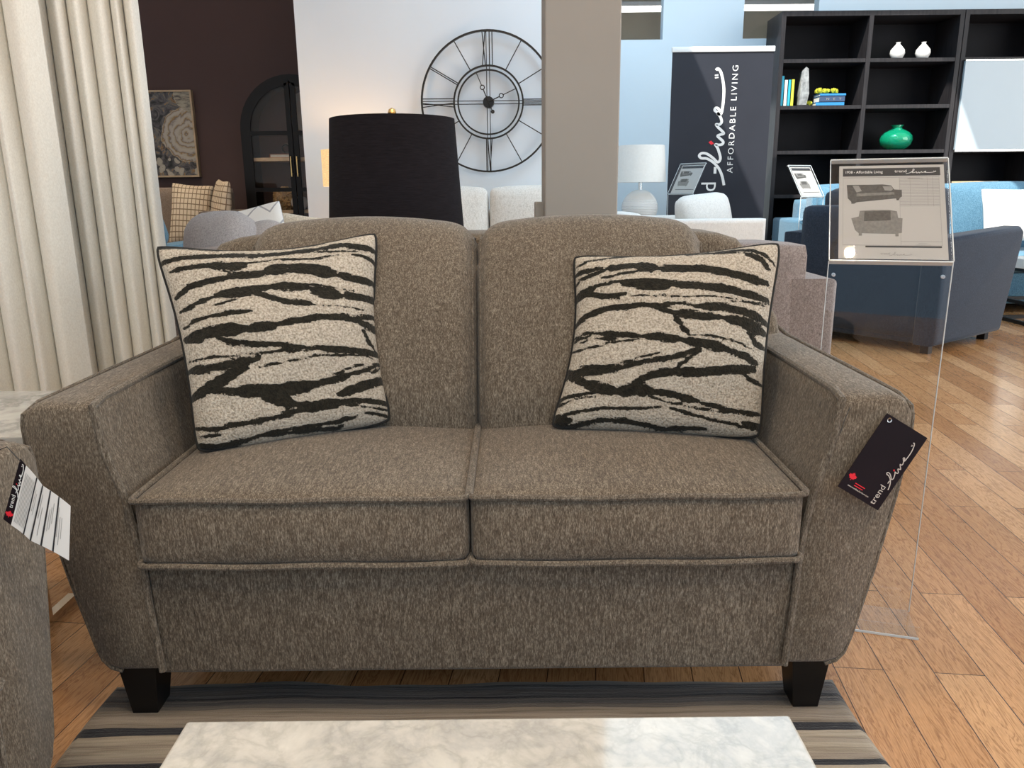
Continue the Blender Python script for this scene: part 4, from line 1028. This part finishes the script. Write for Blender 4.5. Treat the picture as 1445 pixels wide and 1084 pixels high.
def pillow(name, label, loc, size, mat, rot=(0, 0, 0), thick=.10, group=None, pinch=.07, cat='cushion', rnd=.04):
    """square stuffed cushion standing on its lower edge; loc is the middle of that edge"""
    n = 24; b = MB(); uvl = b.bm.loops.layers.uv.new('UVMap')
    W, H = size; top, botm = [], []
    for sg, store in ((1, top), (-1, botm)):
        for j in range(n+1):
            row = []
            for i in range(n+1):
                u, v = -1+2*i/n, -1+2*j/n
                x = u*(1-pinch*(1-v*v)*abs(u)**1.5); z = v*(1-pinch*(1-u*u)*abs(v)**1.5)
                kc = 1-rnd*abs(u*v)**5; x *= kc; z *= kc
                th = max(0, (1-u*u)*(1-v*v))**.42*thick/2+.004
                wr = .006*mnoise.noise(Vector((u*2+loc[0], v*2, sg)))
                row.append(b.bm.verts.new((x*W/2, -sg*(th+wr), H/2+z*H/2)))
            store.append(row)
    def q(vs, uv):
        f = b.bm.faces.new(vs)
        for lp, c in zip(f.loops, uv): lp[uvl].uv = c
    for j in range(n):
        for i in range(n):
            uv = [(i/n, j/n), ((i+1)/n, j/n), ((i+1)/n, (j+1)/n), (i/n, (j+1)/n)]
            q((top[j][i], top[j][i+1], top[j+1][i+1], top[j+1][i]), uv); q((botm[j][i], botm[j+1][i], botm[j+1][i+1], botm[j][i+1]), [uv[0], uv[3], uv[2], uv[1]])
    for i in range(n):
        q((top[0][i], botm[0][i], botm[0][i+1], top[0][i+1]), [(0, 0)]*4); q((top[n][i], top[n][i+1], botm[n][i+1], botm[n][i]), [(0, 0)]*4)
        q((top[i][0], top[i+1][0], botm[i+1][0], botm[i][0]), [(0, 0)]*4); q((top[i][n], botm[i][n], botm[i+1][n], top[i+1][n]), [(0, 0)]*4)
    o = b.build(name, mat, None, True, sharp=80); o.location = loc; o.rotation_euler = rot
    return tag(o, label, cat, group)

# mauve sofa standing back to back with the loveseat
t = thing('sofa', 'mauve grey sofa standing back to back behind the loveseat', 'sofa', (-.07, 2.95, 0), PI)
block_sofa(t, 2.26, .95, .235, .700, .815, .46, 3, 'mauve', cush=False, back_t=.22, bover=.13)
for k, (x, z, rz, hx) in enumerate([(.955, .683, .05, .122), (.835, .640, .30, .15)]):
    b = MB(); b.soft((hx, .10, .225), .07, (.02, .04, .02), 12, (0, 0, 0), Matrix.Translation((x, .16-.06*k, z)) @ Matrix.Rotation(R(12), 4, 'X') @ Matrix.Rotation(rz, 4, 'Y')); b.build('back_cushion', 'greycush', t, sharp=80)
pillow('throw_pillow', 'white cushion with grey zigzag lines on the mauve sofa', (-1.02, 3.14, .492), (.37, .45), 'chevron', (R(-8), R(-11), R(8)), .11)
pillow('throw_pillow', 'cream boucle cushion corner showing just above the loveseat back', (-.865, 3.26, .485), (.36, .42), 'boucle', (R(-6), R(7), 0), .11, rnd=.08)

# far left: tan sofa, blue armchair
t = thing('sofa', 'tan sofa under the floral painting by the dark wall', 'sofa', (-3.10, 6.50, 0))
block_sofa(t, 1.75, .80, .20, .86, 1.045, .50, 2, 'beige', cush=False, back_t=.24)
pillow('throw_pillow', 'tan checked cushion on the tan sofa, nearer the painting', (-2.665, 6.48, .575), (.34, .52), 'plaid', (R(-14), R(5), R(6)), .14, 'checked cushions on the tan sofa')
pillow('throw_pillow', 'tan checked cushion on the tan sofa, nearer its right arm', (-2.405, 6.40, .585), (.36, .53), 'plaid', (R(-10), R(4), R(-58)), .12, 'checked cushions on the tan sofa')
t = thing('sofa', 'denim blue sofa seen from behind between curtain and mauve sofa', 'sofa', (-3.05, 5.30, 0), PI)
block_sofa(t, 1.62, .86, .20, .66, .800, .46, 2, 'denim', cush=False, back_t=.2)
b = MB(); b.soft((.10, .09, .15), .06, (.02, .02, .02), 8, (0, 0, 0), Matrix.Translation((-.63, .10, .79)) @ Matrix.Rotation(R(18), 4, 'Y')); b.build('back_cushion', 'denim', t, sharp=80)

# cream sofa under the clock
t = thing('sofa', 'cream sofa with tall back cushions under the wall clock', 'sofa', (-.15, 5.46, 0))
block_sofa(t, 1.62, .92, .16, .62, .86, .48, 2, 'cream', cush=True, back_t=.16, cush_h=1.0)
t_ = t
# white armchair + cushion in front of the banner
t = thing('armchair', 'low white armchair in front of the black banner', 'armchair', (1.18, 5.50, 0), R(90))
block_sofa(t, .98, .92, .17, .800, .835, .47, 1, 'whitefab', cush=False, back_t=.15)
pillow('throw_pillow', 'plump white cushion on the white armchair', (1.385, 5.44, .55), (.42, .42), 'whitefab', (R(-12), R(-5), R(20)), .24, pinch=.02, rnd=.17)

# navy armchair turned away, big navy sofa with sunlight put into its lighter blue
ang = math.atan2(-.65, .35)
t = thing('armchair', 'navy armchair turned away from camera, seen from behind its flared arm', 'armchair', (2.61, 5.24, 0), R(126))
def navy():
    root = t; w, d = 1.10, 1.02
    b = MB(); b.box2((-w/2+.02, -d/2+.14, .055), (w/2-.02, d/2-.02, .34), .02, 3); b.build('base', 'navy', root)
    for s in (-1, 1):
        a = MB(); poly = [(-d/2+.13, .055), (d/2, .055), (d/2, .70), (-d/2+.02, .735), (-d/2-.03, .705), (-d/2-.02, .62)]
        a.prism(poly, min(s*(w/2-.15), s*w/2), max(s*(w/2-.15), s*w/2), 'x', .035, 4); a.build('arm', 'navy', root, sharp=60)
        for y in (-d/2+.20, d/2-.07):
            l_ = MB(); l_.box2((s*(w/2-.08)-.025, y-.025, 0), (s*(w/2-.08)+.025, y+.025, .065)); l_.build('leg', 'blackwood', root, False)
    b = MB(); b.soft((w/2-.13, .11, .395), .04, (0, .01, .004), 10, (0, d/2-.11, .48)); b.build('backrest', 'navy', root, sharp=75)
    b = MB(); b.soft((w/2-.155, .37, .08), .03, (0, .01, .02), 8, (0, -.12, .42)); b.build('seat_cushion', 'navy', root, sharp=80)
    b = MB(); b.soft((w/2-.16, .09, .24), .05, (0, .04, .02), 8, (0, 0, 0), Matrix.Translation((0, d/2-.30, .74)) @ Matrix.Rotation(R(-8), 4, 'X')); b.build('back_cushion', 'navy', root, sharp=80)
navy()
t = thing('sofa', 'long blue velvet sofa in front of the dark bookcase', 'sofa', (3.60, 6.545, 0))
block_sofa(t, 2.55, .86, .20, .74, .90, .46, 2, 'denim', cush=True, back_t=.18, cush_h=1.0)
pillow('throw_pillow', 'large bright white cushion on the blue velvet sofa', (4.05, 6.22, .55), (.58, .44), 'whitefab', (R(-16), 0, R(4)), .16)
pillow('throw_pillow', 'blue velvet cushion standing upright at the left end of blue sofa', (2.60, 6.28, .54), (.38, .46), 'denim', (R(-10), R(5), R(-20)), .15)
pillow('throw_pillow', 'grey white cushion in the left corner of blue sofa', (2.57, 6.10, .53), (.26, .28), 'whitefab', (R(-14), R(-3), R(-40)), .13)
t = thing('coffee_table', 'low white-topped coffee table with black metal frame in front of blue sofa', 'table', (4.30, 5.66, 0))
b = MB(); b.box2((-.60, -.22, .405), (.60, .22, .475), .003, 1); b.build('tabletop', 'ceramic', t, False)
b = MB()
for x in (-.56, .56):
    for y in (-.19, .19): b.box2((x-.0125, y-.0125, 0), (x+.0125, y+.0125, .405))
for z in (.0, .145, .38):
    for y in (-.19, .19): b.box2((-.56, y-.0125, z), (.56, y+.0125, z+.025))
    for x in (-.56, .56): b.box2((x-.0125, -.19, z), (x+.0125, .19, z+.025))
b.build('frame', 'blackmetal', t, False)

# ------------------------------------------------------------------ roll-up banner
t = thing('banner', 'tall black roll-up banner with white lettering beside the bookcase', 'banner', (1.690, 6.50, 0))
BW = .80
b = MB(); b.box2((-BW/2, -.002, .06), (BW/2, .001, 2.05)); b.build('panel', 'banner', t, False)
b = MB(); b.box2((-BW/2-.006, -.012, 2.035), (BW/2+.006, .012, 2.075), .005, 2); b.build('top_rail', 'white', t)
b = MB(); b.box2((-BW/2-.015, -.09, 0), (BW/2+.015, .09, .085), .02, 3); b.build('base', 'chrome', t)
b = MB(); b.tube([(0, .02, .08), (0, .02, 2.04)], .010, 8); b.build('pole', 'chrome', t)
k = 1.28/1000
# word runs upwards; unit origin sits low on the panel
BX = Matrix.Translation((.0, -.0035, .755)) @ Matrix.Rotation(R(-90), 4, 'Y') @ Matrix.Diagonal((k*1.03, k, k*1.15, 1))
wordmark(t, BX, 'textwhite', 15, y=0)
b = text_bm('AFFORDABLE LIVING', .066, 'LEFT', 1.35, .82); b.build('slogan', 'textwhite', t, False, xf=Matrix.Translation((.125, -.0035, 1.115)) @ Matrix.Rotation(R(-90), 4, 'Y'))

# ------------------------------------------------------------------ acrylic sign stands
def printed(parent, xf, W, H, full):
    """price sheet: header, two pictures of seating, a ruled list"""
    b = MB(); b.box2((-W/2, 0, 0), (W/2, .0008, H)); b.build('sheet', 'dimmedpaper', parent, False, xf=xf)
    y = -.0006
    b = MB(); b.box2((-W/2+.008, y, H-.030), (W/2-.008, 0, H-.008)); b.box2((-W/2+.055 if full else -W/2+.03, y, .030), (W/2-.012, 0, .034)); b.build('header_bar', 'ink', parent, False, xf=xf)
    m = lambda pts: [(-W/2+px*W, H-pz*H) for px, pz in pts]
    sofa = m([(.075, .215), (.30, .215), (.42, .213), (.50, .225), (.53, .27), (.60, .275), (.60, .345), (.58, .36), (.57, .385), (.55, .385), (.545, .365), (.17, .405), (.15, .42), (.12, .42), (.12, .40), (.085, .36)])
    b = MB(); b.prism(sofa, y, 0)
    b.build('sofa_picture', 'inkmid', parent, False, xf=xf)
    b = MB(); b.prism(m([(.13, .225), (.19, .225), (.22, .285), (.17, .30)]), y-.0003, y); b.prism(m([(.42, .235), (.50, .235), (.52, .265), (.50, .285), (.44, .28)]), y-.0003, y); b.build('cushion_picture', 'inkline', parent, False, xf=xf)
    b = MB(); b.prism(m([(.17, .31), (.53, .30), (.53, .325), (.17, .345)]), y-.0003, y); b.build('seat_picture', 'inklight', parent, False, xf=xf)
    chair = m([(.20, .50), (.32, .49), (.47, .49), (.55, .505), (.56, .575), (.60, .58), (.59, .73), (.56, .735), (.56, .765), (.53, .765), (.53, .74), (.22, .735), (.22, .76), (.19, .76), (.19, .735), (.155, .70), (.12, .58), (.19, .56)])
    b = MB(); b.prism(chair, y, 0); b.build('armchair_picture', 'inklight', parent, False, xf=xf)
    b = MB(); b.prism(m([(.245, .505), (.49, .50), (.49, .60), (.24, .61)]), y-.0003, y); b.build('backrest_picture', 'inkmid', parent, False, xf=xf)
    if not full: return
    ln = MB(); lw = .00045
    def line(p, q):
        (x0, z0), (x1, z1) = m([p, q]); ln.box2((min(x0, x1)-lw/2, y*.7, min(z0, z1)-lw/2), (max(x0, x1)+lw/2, 0, max(z0, z1)+lw/2))
    for i in range(20): line((.58, .135+.0165*i), (.95, .135+.0165*i))
    for x, z1 in ((.58, .86), (.68, .45), (.84, .45), (.89, .45), (.95, .86), (.04, .86)): line((x, .135), (x, z1))
    line((.04, .135), (.95, .135)); line((.58, .82), (.95, .82)); line((.04, .86), (.95, .86)); line((.74, .84), (.82, .84)); line((.72, .855), (.85, .855)); line((.66, .145), (.77, .145)); line((.66, .155), (.80, .155))
    ln.build('ruled_list', 'inkline', parent, False, xf=xf)
    b = text_bm('1938 - Affordable Living', .0105, 'LEFT', 1, .078); b.build('title', 'textwhite', parent, False, xf=xf @ Matrix.Translation((-W/2+.014, y-.0004, H-.0225)))
    k_ = .084/930
    wordmark(parent, xf @ Matrix.Translation((W/2-.096, y-.0004, H-.0215)) @ Matrix.Scale(k_, 4), 'textwhite', 12, y=0, dash=False, red=False)
    k_ = .062/930
    wordmark(parent, xf @ Matrix.Translation((-.02, y-.0002, .011)) @ Matrix.Scale(k_, 4), 'inkline', 12, y=0, dash=False, red=False, name='footer_wordmark')
def acrylic(label, loc, rz, zt, W=.245, Lh=.272, lean=33, full=True):
    t = thing('sign_stand', label, 'sign', loc, rz, 'acrylic price stands')
    b = MB(); b.box2((-W/2, -.0025, .004), (W/2, .0025, zt), .001, 1); b.build('upright', 'acrylic', t, False)
    b = MB(); b.box2((-W/2, -.118, 0), (W/2, .004, .005), .001, 1); b.box2((-W/2, -.118, .0), (W/2, -.113, .03), .001, 1); b.build('foot', 'acrylic', t, False)
    XF = Matrix.Translation((0, 0, zt)) @ Matrix.Rotation(R(-lean), 4, 'X')
    b = MB(); b.box2((-W/2, .004, 0), (W/2, .0075, Lh), .001, 1); b.build('holder_back', 'acrylic', t, False, xf=XF)
    b = MB(); b.box2((-W/2, -.007, 0), (W/2, -.004, Lh), .0008, 1); b.build('holder_front', 'acrylic', t, False, xf=XF)
    for z in (-.004, Lh):
        b = MB(); b.box2((-W/2, -.007, z), (W/2, .0075, z+.004), .001, 1); b.build('holder_edge', 'acryledge', t, False, xf=XF, label='bright polished edge')
    for x in (-W/2-.0012, W/2-.0008):
        b = MB(); b.box2((x, -.0075, 0), (x+.002, -.0038, Lh)); b.build('holder_edge', 'acryledge', t, False, xf=XF, label='bright polished edge')
        b = MB(); b.box2((x, -.0026, .004), (x+.0016, .0026, zt)); b.build('upright_edge', 'acryledge', t, False, label='bright polished edge')
    b = MB(); b.box2((-W/2, -.1195, 0), (W/2, -.1175, .005)); b.build('foot_edge', 'acryledge', t, False, label='bright polished edge')
    if full:
        b = MB()
        for x in (-W/2+.012, W/2-.016): b.lathe([(.001, -.004), (.004, -.0038), (.004, .004), (.001, .0042)], 12, (x, 0, zt-.03), 'y')
        b.build('screw', 'screw', t)
    printed(t, XF @ Matrix.Translation((.006, .002, .008)), .218, Lh-.018, full)
    return t
acrylic('clear acrylic price stand right of the loveseat, sheet picturing a sofa and armchair', (.8195, 1.675, 0), R(-17), .826, lean=38)
acrylic('acrylic price stand in front of the black banner', (1.335, 6.20, 0), R(-50), .955, full=False)
acrylic('sunlit acrylic price stand in front of the bookcase beside blue sofa', (2.29, 5.99, 0), R(28.5), .925, full=False)

# ------------------------------------------------------------------ bookcases and what stands on them
SH = [.0, .185, .56, .935, 1.308, 1.680, 2.055, 2.43]
def bookcase(root, x0, x1, mid, shelves_l, shelves_r, d=.39):
    for x in (x0, x1-.036):
        b = MB(); b.box2((x, 0, 0), (x+.036, d, 2.43)); b.build('side_panel', 'shelf', root, False)
    b = MB(); b.box2((x0+.036, 0, 2.39), (x1-.036, d, 2.43)); b.build('top_panel', 'shelf', root, False)
    b = MB(); b.box2((x0+.036, d-.012, 0), (x1-.036, d, 2.39)); b.build('back_panel', 'shelf_shaded', root, False)
    b = MB(); b.box2((mid-.018, 0, 0), (mid+.018, d-.012, 2.39)); b.build('divider', 'shelf', root, False)
    for a, c, zs in ((x0+.036, mid-.018, shelves_l), (mid+.018, x1-.036, shelves_r)):
        for z in zs:
            b = MB(); b.box2((a, .004, z-.03), (c, d-.012, z)); b.build('shelf', 'shelf', root, False)
t = thing('bookcase', 'tall dark open bookcase with vases and books, left unit', 'bookcase', (2.30, 7.0, 0), R(0))
bookcase(t, 0, 1.535, .755, SH[1:7], SH[1:7])
t = thing('bookcase', 'tall dark bookcase at right edge with a pale glossy panel', 'bookcase', (3.842, 7.0, 0), R(0))
bookcase(t, 0, 1.535, .755, [SH[6]+.0, SH[4], .935, .56, .185], [SH[6], SH[4], .935, .56, .185])
b = MB(); b.box2((.03, -.03, 1.30), (1.50, -.004, 2.022), .002, 1); b.build('sliding_panel', 'gloss_pale', t, False, label='pale grey glossy panel')
b = MB(); b.box2((.03, -.032, 1.285), (1.50, -.003, 1.30)); b.box2((.03, -.032, 2.022), (1.50, -.003, 2.032)); b.build('panel_rail', 'chrome', t, False)
b = MB(); b.box2((0.0, -.0, 0), (.42, .22, .10), .004, 1); o = b.build('wooden_tray', 'shelfwood', None, False); o.location = (3.93, 7.06, .935); tag(o, 'pale wooden tray box on the shelf under the glossy panel', 'tray')
def vase_white(x, label):
    b = MB(); b.lathe([(.001, 0), (.030, .001), (.045, .012), (.061, .05), (.056, .078), (.032, .108), (.017, .124), (.016, .132), (.021, .140), (.017, .140), (.012, .130), (.001, .12)], 36)
    o = b.build('vase', 'ceramic', None); o.location = (x, 7.10, 2.055); tag(o, label, 'vase', 'small white vases'); return o
vase_white(3.345, 'small white ribbed teardrop vase on the top bookcase shelf, left one of the pair')
vase_white(3.565, 'small white ribbed teardrop vase on the top bookcase shelf, right one of the pair')
b = MB(); pr = [(.001, 0), (.055, .001), (.092, .016), (.122, .045), (.136, .085), (.131, .118), (.108, .148), (.075, .168), (.048, .178), (.040, .188), (.042, .200), (.054, .212)]
pr2 = [(r-.007 if r > .01 else .001, z+.004 if z < .2 else z) for r, z in pr][::-1]
b.lathe(pr+pr2, 48); o = b.build('vase', 'green_glass', None); o.location = (3.425, 7.13, 1.308); tag(o, 'round emerald green glass vase on the bookcase', 'vase')
def book(x, w, h, d, mat, label, z=1.680, y=7.03, lay=False, group=None, rz=0):
    t = thing('book', label, 'book', (x, y, z), rz, group)
    b = MB()
    if not lay:
        b.box2((-w/2, 0, 0), (-w/2+.003, d, h)); b.box2((w/2-.003, 0, 0), (w/2, d, h)); b.box2((-w/2, 0, 0), (w/2, .004, h)); b.build('cover', mat, t, False)
        b = MB(); b.box2((-w/2+.003, .004, .003), (w/2-.003, d-.004, h-.004)); b.build('pages', 'pages', t, False)
    else:
        b.box2((-h/2, 0, 0), (h/2, d, .003)); b.box2((-h/2, 0, w-.003), (h/2, d, w)); b.box2((-h/2, 0, 0), (h/2, .004, w)); b.build('cover', mat, t, False)
        b = MB(); b.box2((-h/2+.004, .004, .003), (h/2-.004, d-.004, w-.003)); b.build('pages', 'pages', t, False)
    return t
G = 'books standing on the bookcase'
book(2.353, .026, .245, .17, 'book_teal', 'pale teal book at the bookcase side panel, first of the standing row', group=G).location.z = 1.68
book(2.384, .030, .212, .16, 'book_white', 'white book in the standing row on the bookcase', group=G)
book(2.414, .026, .214, .16, 'book_teal', 'turquoise book between white and yellow books', group=G)
book(2.443, .028, .216, .16, 'book_yellow', 'yellow book beside the grey bookend on the bookcase', group=G)
t = thing('bookend', 'grey veined upright bookend slab next to the yellow book', 'bookend', (2.505, 7.03, 1.680), R(-8))
b = MB(); b.prism([(0, .0), (.062, 0), (.080, .10), (.062, .30), (.040, .318), (.010, .285)], 0, .12, 'y', .004, 2); b.build('slab', 'stone', t)
b = MB(); b.box2((-.012, -.004, 0), (.085, .125, .008)); b.build('foot', 'shelf', t, False)
book(2.775, .030, .245, .17, 'book_blue', 'bright blue book lying at the bottom of the small stack', lay=True)
book(2.790, .050, .220, .165, 'book_navy', 'navy book lying in the middle of the small stack', z=1.710, lay=True)
b = text_bm('N   E   T', .026, 'LEFT', 1, .13)
o = b.build('spine_lettering', 'inkline', bpy.data.objects['book.006'] if 'book.006' in bpy.data.objects else None, False, xf=Matrix.Translation((-.05, -.0005, .016)))
book(2.795, .022, .222, .165, 'book_blue', 'slim blue book on top of the small lying stack', z=1.760, lay=True)
def moss(x, z, w, d, h, seed, label):
    b = MB(); rnd = random.Random(seed)
    for k in range(16):
        lb = lumpy(h*.42*rnd.uniform(.7, 1.1), 3, .4, seed+k, 2); b.merge(lb.bm, Matrix.Translation((rnd.uniform(-w/2, w/2), rnd.uniform(-d/2, d/2), h*.36+rnd.uniform(0, h*.22)*1)))
    o = b.build('moss_clump', 'moss', None); o.location = (x, 7.10, z); return tag(o, label, 'ornament', 'yellow moss on the bookcase')
moss(2.765, 1.782, .17, .06, .052, 3, 'yellow moss clump on top of the lying books')
moss(2.605, 1.682, .06, .04, .050, 9, 'small yellow moss clump on the shelf beside the lying books')

# ------------------------------------------------------------------ light
world = bpy.data.worlds.new('sky'); S.world = world; world.use_nodes = True
bg = world.node_tree.nodes['Background']; bg.inputs['Color'].default_value = (.50, .76, 1.0, 1); bg.inputs['Strength'].default_value = 1.0
sun = bpy.data.lights.new('sun', 'SUN'); sun.energy = 8; sun.color = (1, .95, .86); sun.angle = R(.6)
so = bpy.data.objects.new('sun', sun); COL.objects.link(so)
so.rotation_euler = Vector((.5, .6, -1)).to_track_quat('-Z', 'Y').to_euler()
def area(name, loc, target, sx, sy, power, col):
    li = bpy.data.lights.new(name, 'AREA'); li.shape = 'RECTANGLE'; li.size = sx; li.size_y = sy; li.energy = power; li.color = col
    o = bpy.data.objects.new(name, li); COL.objects.link(o); o.location = loc
    o.rotation_euler = (Vector(target)-Vector(loc)).to_track_quat('-Z', 'Y').to_euler(); return o
# daylight added for assumed shop windows on the right and an assumed roof light
area('assumed_roof_light', (1.46, 4.83, 4.15), (1.46, 4.83, 0), 2.3, 2.1, 75, (.50, .78, 1.0))
area('added_shop_fill', (6.9, 2.2, 1.9), (0, 2.6, .9), 5.5, 3.0, 250, (1.0, .95, .87))
area('added_shop_fill', (-1.0, -3.0, 2.6), (-.2, 2, .7), 5.0, 2.6, 34, (1.0, .87, .70))  # warm fill added behind the camera, no window is built there
# warm fill discs added under the ceiling to light the loveseat from above
for lx, ly, lp in ((-1.25, .45, 20), (1.35, -.45, 24), (0.0, -1.3, 20)):
    li = bpy.data.lights.new('added_ceiling_fill', 'AREA'); li.shape = 'DISK'; li.size = .5; li.energy = lp*1.6; li.color = (1, .83, .60)
    o = bpy.data.objects.new('added_ceiling_fill', li); COL.objects.link(o); o.location = (lx, ly, HC-.04)

# ------------------------------------------------------------------ camera
cam = bpy.data.cameras.new('camera'); co = bpy.data.objects.new('camera', cam); COL.objects.link(co)
cam.sensor_width = 36; cam.lens = 1085/1445*36; cam.clip_start = .02
co.matrix_world = Matrix.Translation((0, 0, .98)) @ Matrix.Rotation(R(76), 4, 'X') @ Matrix.Rotation(R(-.6), 4, 'Z')
S.camera = co
S.view_settings.view_transform = 'Standard'; S.view_settings.look = 'None'; S.view_settings.gamma = 1
S.view_settings.use_curve_mapping = False; S.view_settings.exposure = .13
S.cycles.use_denoising = True; S.cycles.max_bounces = 10; S.cycles.transmission_bounces = 10; S.cycles.transparent_max_bounces = 12
S.cycles.caustics_reflective = False; S.cycles.sample_clamp_indirect = 6
